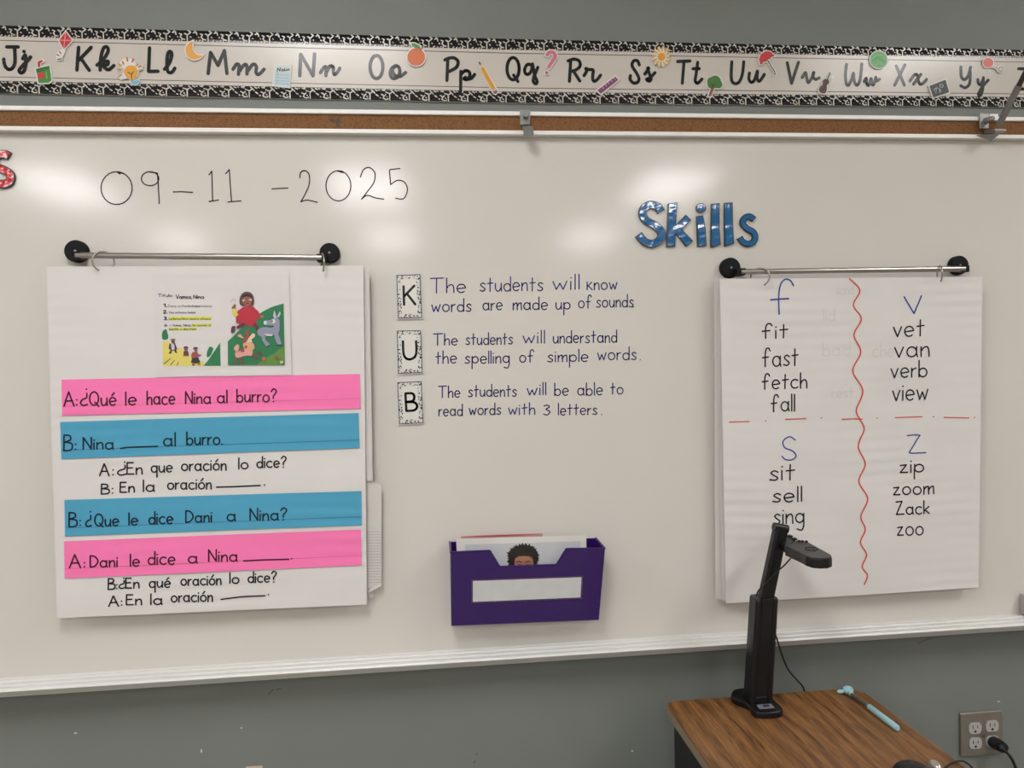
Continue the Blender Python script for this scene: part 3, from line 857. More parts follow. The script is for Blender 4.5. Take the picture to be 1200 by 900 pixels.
# ------------------------------------------------------------------ magnetic rods, rings and chart sheets
def rod(label, ly, discs, ends, step):
    """discs: picture centre and radius; ends: picture points of the bar's ends"""
    c0 = onwall(*discs[0][0], -.012)
    t = thing('magnetic_rod', ((onwall(*discs[0][0], 0) + onwall(*discs[1][0], 0)) / 2), label, 'hanging rod', 'magnetic rods holding the charts')
    a, b = onwall(*ends[0], ly), onwall(*ends[1], ly)
    for (q, r), e in zip(discs, (a, b)):
        c = onwall(*q, -.016); rr = r
        mb = MB()
        mb.tube([(c.x, -.0003, c.z), (c.x, -.013, c.z), (c.x, -.016, c.z)], [rr, rr, rr * .93], DISC, 36)
        mb.tube([(c.x, -.0159, c.z), (c.x, -.0175, c.z)], [.0026, .002], STEEL, 10)
        mb.box((e.x - .010, ly - .004, e.z - .0075), (e.x + .010, -.012, e.z + .0075), DISC)
        build('magnet_disc', mb, t, 'round black magnet holder')
    ms = a + (b - a) * step
    mb = MB(); mb.tube([a, ms], .0062, STEEL, 20); mb.tube([ms, b], .0066, STEEL, 20)
    build('rod_bar', mb, t, 'telescoping brushed steel bar')
    return a, b


LY = -.037
rodL = rod('steel rod on two black magnets above the pink and teal strip chart', LY, [((88, 294), .0232), ((386, 296), .0215)], [(89, 299.2), (377, 302)], .38)
rodR = rod('steel rod on two black magnets above the word list chart', LY, [((857, 313.5), .0232), ((1125.5, 310.5), .0225)], [(868, 318.5), (1130, 315)], .5)


def ring(px, py, ab, ang, label, r=.0195):
    """open hook ring hung over a rod; ang turns its plane about the vertical"""
    a, b = ab
    x = onwall(px, py, LY).x
    z = a.z + (b.z - a.z) * (x - a.x) / (b.x - a.x)
    c = Vector((x, LY - .0005, z + .0082 - r))
    d = Vector((math.cos(ang), math.sin(ang), 0))
    pts = [c + d * (r * math.sin(q)) + Vector((0, 0, r * math.cos(q))) for q in [math.radians(-150 + 280 * k / 40) for k in range(41)]]
    if math.sin(ang) < 0:
        pts = [c + d * (r * math.sin(q)) + Vector((0, 0, r * math.cos(q))) for q in [math.radians(150 - 280 * k / 40) for k in range(41)]]
    mb = MB(); mb.tube(pts, .0018, STEEL, 8); mb.ball(pts[0], .0026, STEEL)
    return tag(build('hook_ring', mb), label, 'hook ring', 'open steel rings holding the charts')


ring(121, 299.5, rodL, math.radians(35), 'left open steel ring holding the pink and teal strip chart', .0205)
ring(377.5, 302, rodL, math.radians(-72), 'right open steel ring holding the pink and teal strip chart')
ring(890.5, 318, rodR, math.radians(-35), 'left open steel ring holding the word list chart', .0205)
ring(1101, 315, rodR, math.radians(70), 'right open steel ring holding the word list chart')


def paper_fn(y0, seed, amp=.0007, ztop=.2, slope=.012):
    return lambda x, z: y0 + slope * (ztop - z) + amp * (math.sin(z * 230 + 1.6 * math.sin(x * 7 + seed) + seed) * (.15 + 1.2 * math.sin(z * 13 + x * 6 + seed) ** 2 * math.cos(x * 8 + z * 5 + seed * 3) ** 2)
                                                        + 1.0 * math.sin(z * 61 + x * 9 + seed * 2) + 1.2 * math.sin(x * 11 + z * 3 + seed))


# left chart
mb = MB(); f3 = paper_fn(-.0155, 4, amp=.0002, ztop=.24, slope=.004); sheet(mb, [(300, 600), (437, 600), (437, 700.5), (300, 705)], f3, PAPERB, 8, 10)
tag(build('chart_sheet', mb), 'sheet showing only a small low corner behind the pink and teal strip chart', 'chart paper', 'sheets of the left chart')
mb = MB(); f2 = paper_fn(-.0205, 2, amp=.0004, ztop=.24, slope=.004)
sheet(mb, [(300, 575), (436, 563), (447, 570), (300, 580)], f2, PAPERB, 8, 3)
sheet(mb, [(300, 579.5), (447, 569.5), (447, 688), (300, 700)], f2, PAPERB, 10, 16)
poly(mb, [(430.5, 692), (447, 684), (447, 686.5), (432, 694)], f2, .001, .0005, PAPER)
for k in range(19):
    y = 623 + k * 3.3; mb.stroke([(420, y + .6), (446.6, y)], .0007, f2, .0004, RULE)
tag(build('chart_sheet', mb), 'sheet ruled with fine grey lines, sticking out behind the pink and teal strip chart', 'chart paper', 'sheets of the left chart')
mb = MB(); f1 = paper_fn(-.0262, 5, amp=.0003, ztop=.24, slope=.003); sheet(mb, [(53.5, 314.5), (432.5, 311.8), (436.8, 563.5), (61, 572)], f1, PAPERB, 10, 12)
tag(build('chart_sheet', mb), 'plain white sheet directly behind the front sheet of the pink and teal strip chart', 'chart paper', 'sheets of the left chart')
fL = paper_fn(-.0345, 1, amp=.0004, ztop=.24, slope=.004)
mb = MB(); sheet(mb, [(55, 312.5), (426, 311.2), (430, 708.5), (67, 724.3)], fL, PAPER, 40, 170)
chartL = tag(build('chart_sheet', mb), 'large white front sheet with pink and teal strips and Spanish writing', 'chart paper', 'sheets of the left chart')
W2 = .0031
line(chartL, [('A', 117, 128, 557.5, 8), (':', 132.5, 134, 557, 8.5), ('¿', 138, 147.5, 556.5, 8.8), ('En', 149, 166.7, 555.8, 7.8), ('que', 177.5, 202, 553.5, 7.6), ('oración', 213, 265, 551.5, 7.8), ('lo', 280, 290.5, 549.3, 7.4), ('dice?', 301.3, 335.3, 548, 7.4)], W2, fL, .0009, INK, 'black marker question line under the upper teal strip')
line(chartL, [('B', 119, 128.3, 579, 6.6), (':', 132, 133.5, 578.5, 8), ('En', 141, 157.5, 577, 6.8), ('la', 168.3, 181, 575.8, 7.6), ('oración', 196.7, 247.5, 573.5, 7.6), ('.', 310, 311.5, 568.5, 7)], W2, fL, .0009, INK, 'black marker answer line with blank above the lower teal strip', extra=[[(254, 570.8), (275, 570.2), (305, 568.8)]])
line(chartL, [('B', 127, 135, 690.5, 7.2), (':', 137, 138, 690, 7), ('¿', 139.8, 146, 689.5, 7), ('En', 147.4, 163, 689, 6.8), ('qué', 175.3, 199.7, 688.3, 7.2), ('oración', 212.3, 259, 685.8, 7.2), ('lo', 269.6, 280, 683.5, 7), ('dice?', 291, 323.8, 682.5, 7.2)], W2, fL, .0009, INK, 'black marker question line under the lower pink strip')
line(chartL, [('A', 127.7, 139, 710.5, 7), (':', 142.5, 144, 709.5, 7), ('En', 148.3, 166, 708.8, 6.8), ('la', 177, 190, 708.3, 7), ('oración', 201, 249, 705.3, 7.4), ('.', 314.5, 316, 697, 7)], W2, fL, .0009, INK, 'black marker answer line with blank at the bottom of the left chart', extra=[[(259.2, 702.3), (285, 699), (310.4, 698)]])


def card_fn(off):
    return lambda x, z: fL(x, z) - off


def sentence(corners, M, Mr, Mi, words, extra, rule, label, hl):
    fn = card_fn(.0022)
    mb = MB(); sheet(mb, corners, fn, M, 40, 18, .0006)
    for s in rule:
        mb.stroke(s, .0009, fn, .0005, Mr)
    o = tag(build('sentence_strip', mb), label, 'sentence strip', 'sentence strips on the left chart')
    line(o, words, .0031, fn, .0008, Mi, hl, extra=extra)


sentence([(72, 444.8), (421.5, 438.2), (422.6, 479), (73, 487)], PINK, PRULE, INKP,
         [('A', 75.2, 87, 475.8, 9.6), (':', 90, 91.5, 475, 9), ('¿', 94.6, 102.6, 475.5, 11), ('Qué', 105.2, 136, 475.3, 9.2), ('le', 147.5, 159.7, 474.8, 8.8), ('hace', 172.6, 204.8, 474, 9), ('Nina', 217.6, 246.8, 473, 8), ('al', 255, 266, 472, 8.4), ('burro?', 277.7, 323.8, 471.3, 8.6)],
         [], [[(74, 476.5), (422, 467)]], 'pink sentence strip directly under the story page', 'black marker line reading A: Qué le hace Nina al burro')
sentence([(70.5, 494.5), (420, 484), (421.5, 525), (72, 538)], TEAL, TRULE, INKT,
         [('B', 75, 85, 528.5, 10.6), (':', 88.5, 90, 527, 9), ('Nina', 97.7, 133, 526.5, 7.8), ('al', 192, 205.3, 522.8, 9), ('burro', 219, 257.5, 521.2, 8.6), ('.', 260, 261.2, 520.8, 8)],
         [[(141.4, 525.5), (150, 524.2), (184.7, 523)]], [[(72, 527.5), (421, 515.5)]], 'upper teal sentence strip beginning B: Nina', 'black marker line reading B: Nina, blank, al burro')
sentence([(75.5, 586), (423.5, 575.5), (424, 615.5), (76, 628.5)], TEAL, TRULE, INKT,
         [('B', 81, 90.5, 617.6, 9.6), (':', 94, 95.5, 616, 8), ('¿', 100.7, 107, 617, 10), ('Que', 111.3, 139, 616.6, 8.2), ('le', 151.3, 161.5, 615.2, 8), ('dice', 174.8, 202.5, 614, 8.4), ('Dani', 218, 248, 612, 7.8), ('a', 266.4, 276, 610.6, 8), ('Nina?', 293.2, 336, 609.8, 8)],
         [], [[(77, 618.5), (424, 605.5)]], 'lower teal sentence strip asking what Dani says', 'black marker line reading B: Que le dice Dani a Nina')
sentence([(75, 634.5), (423, 620.5), (423.8, 662.5), (75.8, 678)], PINK, PRULE, INKP,
         [('A', 81.6, 94.5, 665.5, 8.8), (':', 99, 100.3, 664.5, 7), ('Dani', 106, 137.6, 664.6, 7.6), ('le', 153, 163.4, 663.3, 8), ('dice', 174, 205, 661.6, 8.6), ('a', 221, 231, 659.6, 8), ('Nina', 244.7, 278, 658, 7.8), ('.', 341.7, 343, 655, 7)],
         [[(285.6, 657.2), (310, 656), (338.5, 655.3)]], [[(76, 666.5), (423.5, 651)]], 'bottom pink sentence strip beginning A: Dani le dice', 'black marker line reading A: Dani le dice a Nina, blank')

# picture page
pf = card_fn(.0034)
mb = MB(); sheet(mb, [(178, 322.5), (338.5, 321.5), (341.8, 439.5), (183, 442)], pf, mat('page_white', (219, 215, 213), .5, var=.01), 20, 40, .0005)
page = tag(build('picture_page', mb), 'white printed story page with small colour drawings, above the top pink strip', 'paper page')
S1, S2, S3 = crop(175, 318, 14.06), crop(180, 380, 14.12), crop(262, 335, 14.46)
S4 = crop(262, 380, 14.46)
mb = MB()
K = [0]


def pp(s, M):
    K[0] += 1
    poly(mb, s, pf, .0003 + .00007 * K[0], .00006, M)


HG, HY, FLD = C(38, 122, 78), C(224, 210, 108), C(96, 140, 62)
pp(S2([(150, 280), (250, 285), (330, 400), (450, 390), (560, 520), (700, 560), (830, 620), (840, 688), (155, 690)]), HY)
pp(S2([(1100, 305), (1112, 688), (825, 688), (900, 600)]), HG)
pp(S2(S_([(165, 100), (215, 85), (225, 130), (242, 180), (235, 245), (150, 250), (140, 160)], 3, True)), HG)
pp(S2(S_([(930, 370), (990, 400), (970, 460), (940, 520), (885, 545), (885, 460)], 3, True)), HG)
for x in (0, 1, 2):
    pp(S2([(160 + 110 * x, 650 + 20 * x), (280 + 60 * x, 560 + 35 * x), (300 + 60 * x, 560 + 35 * x), (190 + 100 * x, 660 + 15 * x)]), C(140, 118, 60))
# three walkers
pp(S2([(265, 320), (350, 300), (390, 400), (375, 440), (280, 430), (250, 400)]), C(86, 64, 82)); pp(S2([(290, 310), (345, 320), (350, 420), (300, 420)]), C(206, 198, 206))
pp(S2(disc(322, 285, 28, 28)), C(112, 72, 60)); pp(S2([(275, 262), (375, 262), (350, 240), (300, 238)]), C(120, 108, 110))
pp(S2([(285, 430), (310, 430), (290, 490), (252, 485)]), C(62, 50, 66)); pp(S2([(345, 425), (370, 425), (398, 475), (360, 470)]), C(62, 50, 66))
pp(S2(disc(537, 405, 34, 34)), C(128, 80, 70)); pp(S2(arc(537, 398, 42, 36, 180, 360)), C(96, 56, 60)); pp(S2([(505, 440), (570, 440), (590, 510), (575, 525), (495, 522)]), C(110, 56, 58))
pp(S2([(625, 500), (650, 460), (720, 455), (745, 500), (790, 500), (790, 520), (745, 530), (740, 560), (630, 560)]), C(154, 82, 78))
pp(S2([(640, 560), (740, 550), (780, 630), (700, 650), (620, 635)]), C(40, 40, 52)); pp(S2(disc(700, 425, 28, 32)), C(140, 90, 76)); pp(S2([(650, 410), (745, 400), (725, 380), (675, 378)]), C(34, 34, 40))
pp(S2([(640, 650), (680, 650), (680, 690), (640, 680)]), C(130, 84, 70)); pp(S2([(735, 640), (780, 655), (770, 670), (740, 665)]), C(70, 50, 50))
# hill with child, donkey and llama
hill = S4([(75, 290), (150, 220), (230, 140), (330, 40)]) + S3(S_([(330, 690), (480, 560), (620, 465), (820, 360), (1020, 300)], 4)) + S4([(1040, 692), (78, 692)])
pp(hill, HG)
pp(S4([(560, 692), (700, 560), (860, 470), (1036, 380), (1040, 690)]), FLD)
rd, sk, hr = C(184, 38, 56), C(150, 92, 76), C(92, 62, 66)
pp(S3(S_([(290, 330), (275, 220), (320, 130), (400, 100), (480, 130), (520, 220), (505, 330), (400, 345)], 3, True)), hr)
pp(S3(disc(402, 255, 90, 90)), sk)
pp(S3([(310, 210), (335, 155), (400, 140), (470, 160), (495, 205), (440, 185), (380, 180), (340, 200)]), C(48, 30, 32))
pp(S3(disc(352, 250, 24, 17)), WHITE); pp(S3(disc(456, 238, 24, 17)), WHITE); pp(S3(disc(358, 252, 9, 10)), DGR); pp(S3(disc(452, 240, 9, 10)), DGR); pp(S3(disc(408, 296, 18, 8)), C(60, 26, 30))
pp(S3([(230, 560), (240, 430), (330, 360), (420, 345), (500, 350), (590, 430), (630, 500), (540, 640), (450, 705), (390, 650), (250, 640)]), rd)
pp(S3([(210, 530), (250, 520), (320, 600), (220, 640)]), C(160, 50, 60))
pp(S3([(145, 390), (210, 390), (220, 450), (262, 490), (205, 522), (160, 490)]), C(222, 206, 84)); pp(S3([(140, 370), (195, 300), (215, 330), (210, 388), (150, 390)]), sk)
pp(S3([(220, 690), (330, 630), (385, 640), (330, 700), (240, 735)]), C(112, 38, 62)); pp(S3(S_([(130, 760), (150, 690), (205, 690), (190, 780), (140, 800)], 3, True)), C(92, 60, 60))
pp(S3([(500, 650), (550, 630), (605, 710), (560, 760)]), C(112, 38, 62)); pp(S3(disc(655, 520, 30, 26)), C(176, 112, 74))
for q in ([(160, 220), (168, 260)], [(205, 225), (200, 265)], [(125, 245), (145, 270)]):
    mb.stroke(S3(q), .0012, pf, .004, C(186, 150, 150))
dk, dkd = C(148, 148, 172), C(116, 116, 146)
pp(S3(S_([(690, 620), (720, 590), (800, 580), (850, 555), (900, 545), (950, 580), (955, 700), (940, 790), (840, 790), (860, 680), (780, 670), (710, 660)], 3, True)), dk)
pp(S4(S_([(580, 110), (640, 60), (730, 50), (820, 60), (945, 20), (945, 130), (900, 180), (800, 175), (700, 180), (640, 210), (590, 170)], 3, True)), dk)
pp(S4([(650, 150), (715, 180), (710, 260), (800, 350), (735, 385), (655, 265)]), dk); pp(S4([(850, 140), (930, 150), (990, 340), (920, 350), (880, 250)]), dk)
pp(S4([(735, 375), (790, 345), (800, 355), (740, 390)]), DGR); pp(S4([(905, 345), (990, 340), (995, 355), (905, 360)]), DGR)
pp(S3([(845, 500), (865, 415), (890, 480), (900, 550), (860, 550)]), C(196, 194, 204)); pp(S3([(900, 540), (960, 430), (975, 470), (945, 530)]), C(196, 194, 204))
pp(S3(disc(848, 600, 36, 34)), WHITE); pp(S3(disc(828, 600, 15, 16)), DGR); pp(S3(disc(712, 625, 28, 34)), C(206, 220, 222)); pp(S4([(700, 165), (840, 172), (830, 202), (740, 198)]), WHITE)
lm, lmd = C(226, 164, 150), C(168, 72, 72)
pp(S4(S_([(205, 470), (240, 470), (330, 430), (420, 400), (500, 450), (480, 530), (410, 530), (330, 545), (260, 570), (210, 545)], 3, True)), lm)
pp(S4(S_([(185, 400), (240, 340), (275, 375), (250, 460), (205, 450)], 3, True)), lm); pp(S4(S_([(340, 330), (420, 300), (515, 330), (525, 420), (440, 440), (360, 410)], 3, True)), C(218, 172, 130))
pp(S4([(330, 310), (360, 230), (430, 190), (470, 200), (400, 270), (370, 320)]), lmd); pp(S4([(245, 185), (290, 165), (350, 230), (340, 245), (260, 215)]), lm); pp(S4([(370, 160), (385, 85), (430, 100), (430, 180), (400, 200)]), lmd)
pp(S4([(395, 300), (430, 240), (500, 150), (545, 175), (535, 215), (480, 260), (500, 310)]), C(226, 206, 176)); pp(S4(disc(328, 445, 36, 30)), lmd); pp(S4(disc(387, 385, 24, 26)), lmd)
for q in ([(205, 580), (250, 575), (240, 655), (195, 640)], [(300, 580), (340, 575), (345, 670), (300, 665)], [(480, 530), (540, 510), (605, 570), (560, 590)], [(560, 460), (600, 460), (668, 500), (630, 522)]):
    pp(S4(q), C(122, 62, 62))
pp(S4(disc(688, 585, 32, 28)), C(206, 78, 62)); pp(S4(disc(905, 560, 34, 30)), C(150, 90, 60)); pp(S4(disc(990, 645, 25, 24)), WHITE); pp(S4(disc(990, 645, 9, 9)), DGR)
build('story_picture', mb, page, 'printed colour drawings of walkers, a child in red, a grey donkey and a pink llama')
mb = MB()
HL = C(220, 222, 92)
poly(mb, S1([(320, 745), (1025, 740), (1020, 795), (315, 808)]), pf, .0003, .0002, HL)
poly(mb, S1([(700, 862), (1020, 860), (1018, 905), (695, 910)]), pf, .0003, .0002, HL)
poly(mb, S2([(258, 58), (710, 60), (708, 100), (255, 105)]), pf, .0003, .0002, HL)


def pw(cr, txt, x0, x1, yb, xh, w, M=INK):
    (a, b), (c, _) = cr([(x0, yb), (x1, yb)])
    s = abs(cr([(0, 0)])[0][0] - cr([(1, 0)])[0][0])
    word(mb, txt, a, c, b, xh * s, w, pf, .0007, M, 0, .01)


pw(S1, 'Titulo', 145, 372, 420, 28, .0011); pw(S1, ':', 395, 400, 415, 24, .0011)
pw(S1, 'Vamos,', 440, 700, 450, 36, .0015); pw(S1, 'Nina', 732, 900, 450, 34, .0015)
GR = mat('print_grey', (96, 92, 96), .6)
OL = mat('print_olive', (112, 112, 36), .6)
pw(S1, '1.', 240, 290, 585, 28, .0018); pw(S1, 'Dani', 315, 420, 588, 22, .0006, GR); pw(S1, 'y', 430, 450, 588, 22, .0006, GR); pw(S1, 'su', 475, 525, 588, 22, .0006, GR); pw(S1, 'familia', 540, 700, 588, 20, .0006, GR); pw(S1, 'bajan'.replace('j', 'i'), 715, 840, 588, 22, .0009, GR); pw(S1, 'la', 860, 890, 588, 22, .0006, GR); pw(S1, 'loma.', 910, 1035, 588, 22, .0006, GR)
pw(S1, '2.', 235, 295, 690, 28, .0018); pw(S1, 'Ven', 320, 410, 692, 20, .0008, GR); pw(S1, 'un', 430, 480, 692, 22, .0008, GR); pw(S1, 'burro', 495, 610, 692, 20, .0008, GR); pw(S1, 'bebé', 640, 760, 692, 20, .0008, GR)
pw(S1, '3.', 245, 300, 800, 28, .0018, BLUEINK); pw(S1, 'La', 325, 375, 798, 20, .0008, OL); pw(S1, 'llama', 395, 515, 798, 20, .0008, OL); pw(S1, 'Nina', 535, 640, 798, 20, .0008, OL); pw(S1, 'asusta', 665, 815, 798, 22, .0008, OL); pw(S1, 'al', 840, 880, 798, 20, .0008, OL); pw(S1, 'burro.', 900, 1015, 798, 20, .0008, OL)
pw(S1, '4', 248, 295, 912, 24, .0014, BLUEINK); pw(S1, '-', 335, 365, 900, 18, .0009, GR); pw(S1, 'Vamos,', 385, 535, 905, 20, .0009, GR); pw(S1, 'Nina.', 570, 685, 905, 20, .001, GR); pw(S1, 'No', 705, 765, 905, 18, .0008, OL); pw(S1, 'asustes', 790, 950, 905, 20, .0008, OL); pw(S1, 'al', 980, 1015, 905, 20, .0008, OL)
pw(S2, 'burrito', 260, 410, 95, 18, .0008, OL); pw(S2, '-', 440, 475, 95, 18, .001, OL); pw(S2, 'dice', 495, 575, 95, 18, .0008, OL); pw(S2, 'Dani', 600, 700, 95, 17, .0008, OL)
build('printed_text', mb, page, 'printed title and four short numbered sentences, two highlighted yellow')

# right chart
g2 = paper_fn(-.0205, 3, amp=.0003, ztop=.2, slope=.004); mb = MB(); sheet(mb, [(836.8, 326.5), (1140, 324.5), (1138, 690), (838.6, 702.5)], g2, PAPERB, 12, 20)
tag(build('chart_sheet', mb), 'plain white sheet rearmost of three in the word list chart', 'chart paper', 'sheets of the right chart')
g1 = paper_fn(-.0262, 6, amp=.0003, ztop=.2, slope=.004); mb = MB(); sheet(mb, [(840.2, 326.5), (1145, 324.5), (1142, 689), (846, 703.5)], g1, PAPERB, 12, 20)
tag(build('chart_sheet', mb), 'plain white sheet between the front and rearmost sheets of the word list chart', 'chart paper', 'sheets of the right chart')
fR = paper_fn(-.0345, 8, amp=.0004, ztop=.2, slope=.004)
mb = MB(); sheet(mb, [(843.5, 326.8), (1151.3, 324.3), (1146.8, 688.3), (850.8, 707.2)], fR, PAPER, 40, 170)
for tx, x0, x1, yb, xh in [('bad', 964, 996, 417, 9), ('che', 1023, 1047, 418, 9), ('lid', 965, 978, 376, 8), ('sand', 980, 1000, 345, 7), ('rest', 975, 1000, 466, 7)]:
    word(mb, tx, x0, x1, yb, xh, .0026, fR, .0005, GHOST)
chartR = tag(build('chart_sheet', mb), 'large white front sheet with four word lists and a wavy red line', 'chart paper', 'sheets of the right chart')
R1, R2, R3, R4 = crop(830, 290, 4.286), crop(980, 290, 4.286), crop(830, 490, 3.913), crop(980, 490, 3.913)
W3 = .0033


def inked(px, M, label, w=W3):
    mb = MB()
    for s in px:
        mb.stroke(s, w, fR, .0009, M)
    build('marker_line' if 'line' in label else 'written_letter', mb, chartR, label)


inked([R1(S_([(428, 192), (412, 167), (387, 160), (364, 183), (353, 240), (355, 335)])), R1([(313, 263), (360, 259), (403, 257)])], CBLUE, 'blue marker heading letter f')
for t, lb in [(('fit', 893, 923, 396.8, 9.6), 'fit'), (('fast', 893.5, 935, 429.5, 12.2), 'fast'), (('fetch', 893, 945.3, 456, 10.2), 'fetch'), (('fall', 903.5, 930.8, 482.4, 11.2), 'fall'),
              (('vet', 1047, 1082.7, 394.5, 11.6), 'vet'), (('van', 1048.4, 1088.5, 419, 12), 'van'), (('verb', 1044, 1086, 442.8, 11), 'verb'), (('view', 1046, 1087, 469.6, 12), 'view'),
              (('sit', 902, 931, 562.8, 11.2), 'sit'), (('sell', 905.5, 939, 588.6, 10), 'sell'), (('sing', 906.7, 941.8, 614, 11.4), 'sing'),
              (('zip', 1054.7, 1082, 554, 9.6), 'zip'), (('zoom', 1047, 1094, 580, 9.4), 'zoom'), (('Zack', 1049.8, 1088.7, 603, 8.6), 'Zack'), (('zoo', 1051.6, 1081.5, 627.6, 10.4), 'zoo')]:
    line(chartR, [t], W3, fR, .0009, INK, 'black marker word ' + lb, slope=-.03)
inked([R2([(340, 248), (390, 332), (427, 243)])], CBLUE, 'blue marker heading letter v')
inked([R3(S_([(398, 100), (372, 85), (343, 105), (350, 135), (385, 150), (402, 172), (385, 190), (355, 190), (337, 175)]))], CBLUE, 'blue marker heading letter s', .0028)
inked([R4([(325, 80), (360, 76), (383, 78), (333, 158), (345, 161), (410, 158)])], CBLUE, 'blue marker heading letter z', .0028)
wave = R2([(65, 157), (117, 215), (85, 290), (125, 358), (88, 440), (122, 525), (82, 620), (132, 718), (100, 815)]) + R4([(105, 2), (127, 50), (100, 130), (132, 210), (103, 290), (143, 370), (112, 450), (132, 510), (110, 570), (138, 625), (118, 680), (142, 720), (128, 762)])
inked([spline(wave, 8)], REDINK, 'wavy red marker line dividing the sheet', .0034)
dash = [R1([(105, 877), (205, 874)]), R1([(286, 871), (289, 871)]), R1([(387, 863), (490, 860)]), R1([(566, 855), (569, 855)]), R1([(670, 863), (745, 860)]), R2([(95, 862), (130, 862)]), R2([(202, 857), (205, 857)]), R2([(295, 854), (430, 850)]), R2([(486, 850), (489, 850)]), R2([(540, 853), (665, 856)]), R2([(692, 853), (695, 853)])]
for q in dash:
    inked([q], REDINK, 'piece of the broken red marker line across the sheet', .0024)

# ------------------------------------------------------------------ K U B cards
def kub(ch, quad, strokes, label):
    cr = crop(450, 310, 4.5)
    fn = lambda x, z: -.004
    mb = MB(); q = cr(quad)
    poly(mb, offset(q, .9), fn, 0, .0035, LABELW)
    poly(mb, q, fn, .0002, .0001, DARK)
    poly(mb, offset(q, -.9), fn, .0004, .0001, DOTS)
    poly(mb, offset(q, -5.0), fn, .0006, .0001, WHITE)
    o = tag(build('letter_card', mb), label, 'letter card', 'letter cards in a column on the whiteboard')
    mb = MB()
    for s in strokes:
        mb.stroke(cr(s), .0054, fn, .0009, STRIPB)
    build('printed_letter', mb, o, 'bold black letter ' + ch)


kub('K', [(65, 56), (191, 51), (201, 281), (74, 285)], [[(103, 115), (106, 212)], [(160, 112), (108, 166)], [(122, 155), (165, 210)]], 'white card with bold black letter K and dotted border')
kub('U', [(68, 349), (195, 347), (203, 571), (74, 576)], [S_([(100, 405), (103, 468), (115, 493), (138, 500), (162, 487), (171, 460), (169, 405)])], 'white card with bold black letter U and dotted border')
kub('B', [(70, 621), (198, 616), (208, 836), (80, 843)], [[(113, 680), (118, 772)], S_([(113, 680), (150, 680), (160, 700), (150, 720), (117, 725)]), S_([(117, 725), (160, 727), (175, 748), (160, 768), (118, 772)])], 'white card with bold black letter B and dotted border')

# ------------------------------------------------------------------ cut-out letters
def cut_letter(shapes, M, label, d, group, lift=.006):
    """shapes: outlines, or (centre line, width) for curved letters; black backing, glossy face d pixels inside it"""
    mb = MB()
    fn = lambda x, z: -lift
    for p in shapes:
        if isinstance(p, tuple):
            path, w = p
            for ww, off, th, MM, cut in ((w, 0, .0058, LAMBLACK, 0), (w - 2 * d, .0005, .0004, M, d)):
                q = [Vector(v) for v in path]
                if cut:
                    q[0] += (q[1] - q[0]).normalized() * cut; q[-1] += (q[-2] - q[-1]).normalized() * cut
                e = outline([tuple(v) for v in q], ww); n = len(q)
                rings = []
                for k in range(n):
                    a, b = onwall(*e[k], -lift), onwall(*e[2 * n - 1 - k], -lift)
                    f = Vector((0, -off, 0)); g = Vector((0, -off + th, 0))
                    rings.append([b + f, a + f, a + g, b + g])
                mb.loft(rings, MM, smooth=False)
            continue
        poly(mb, p, fn, 0, .0058, LAMBLACK)
        poly(mb, offset(p, -d), fn, .0005, .0004, M)
    return tag(build('letter_cutout', mb), label, 'cutout letter', group)


kr = crop(735, 220, 7.0588)
gS = 'blue cutout letters above the right chart'
cut_letter([(kr(S_([(285, 200), (255, 158), (200, 140), (148, 160), (127, 212), (155, 268), (225, 308), (275, 350), (286, 400), (255, 445), (200, 462), (140, 440), (95, 385)], 5)), 66 / 7.0588)], LAMBLUE, 'glossy blue capital S, largest of the cutout letters', 1.0, gS)
cut_letter([kr([(340, 130), (415, 121), (403, 310), (485, 222), (530, 265), (455, 345), (545, 440), (490, 488), (402, 378), (397, 485), (325, 488)])], LAMBLUE, 'glossy blue cutout letter k', 1.0, gS)
cut_letter([kr(disc(612, 167, 41, 41)), kr([(573, 235), (628, 228), (648, 340), (656, 480), (583, 487)])], LAMBLUE, 'glossy blue cutout letter i with round dot', 1.0, gS)
cut_letter([kr([(698, 132), (764, 127), (763, 330), (773, 470), (697, 495), (690, 470)])], LAMBLUE, 'glossy blue cutout letter l beside the i, first of the two', 1.0, gS)
cut_letter([kr([(805, 125), (871, 122), (875, 330), (884, 460), (806, 487), (803, 300)])], LAMBLUE, 'glossy blue cutout letter l beside the small s, second of the two', 1.0, gS)
cut_letter([(kr(S_([(1052, 262), (1015, 237), (972, 250), (958, 295), (990, 335), (1042, 365), (1060, 405), (1045, 448), (1000, 464), (955, 445), (932, 410)], 5)), 50 / 7.0588)], LAMBLUE, 'glossy small blue cutout letter s', 1.0, gS)
jr = crop(0, 160, 4)
cut_letter([(jr(S_([(42, 92), (20, 82), (-15, 88), (-38, 118), (-20, 142), (15, 155), (46, 178), (42, 212), (5, 222), (-40, 210)], 5)), 40 / 4)], LAMRED, 'glossy red cutout letter s cut off by the left edge of the photo', 1.1, 'red cutout letters')

# ------------------------------------------------------------------ purple wall pocket and what is in it
pc = crop(510, 600, 5.4545)
front = lambda x, z: -.068 + .115 * (-.40 - z)
fq = pc([(98, 258), (350, 247), (412, 350), (775, 337), (838, 235), (1086, 232), (1046, 690), (103, 728)])
FP = [onsurf(x, y, front) for x, y in fq]
pk = thing('wall_pocket', (.2, -.02, -.57), 'purple plastic wall pocket with a blank white label, stuck on the whiteboard', 'wall pocket')
mb = MB()
mb.slab([(p.x, p.z) for p in FP], front, .003, PURPLE)
bTL, bTR = onwall(525.8, 634.9, -.0006), onwall(698.8, 630.4, -.0006)
bTL.x += .002; bTR.x -= .001
fTL, fTR, fBR, fBL = FP[0], FP[5], FP[6], FP[7]
bBL, bBR = Vector((fBL.x + .001, -.0006, fBL.z - .004)), Vector((fBR.x + .002, -.0006, fBR.z - .004))


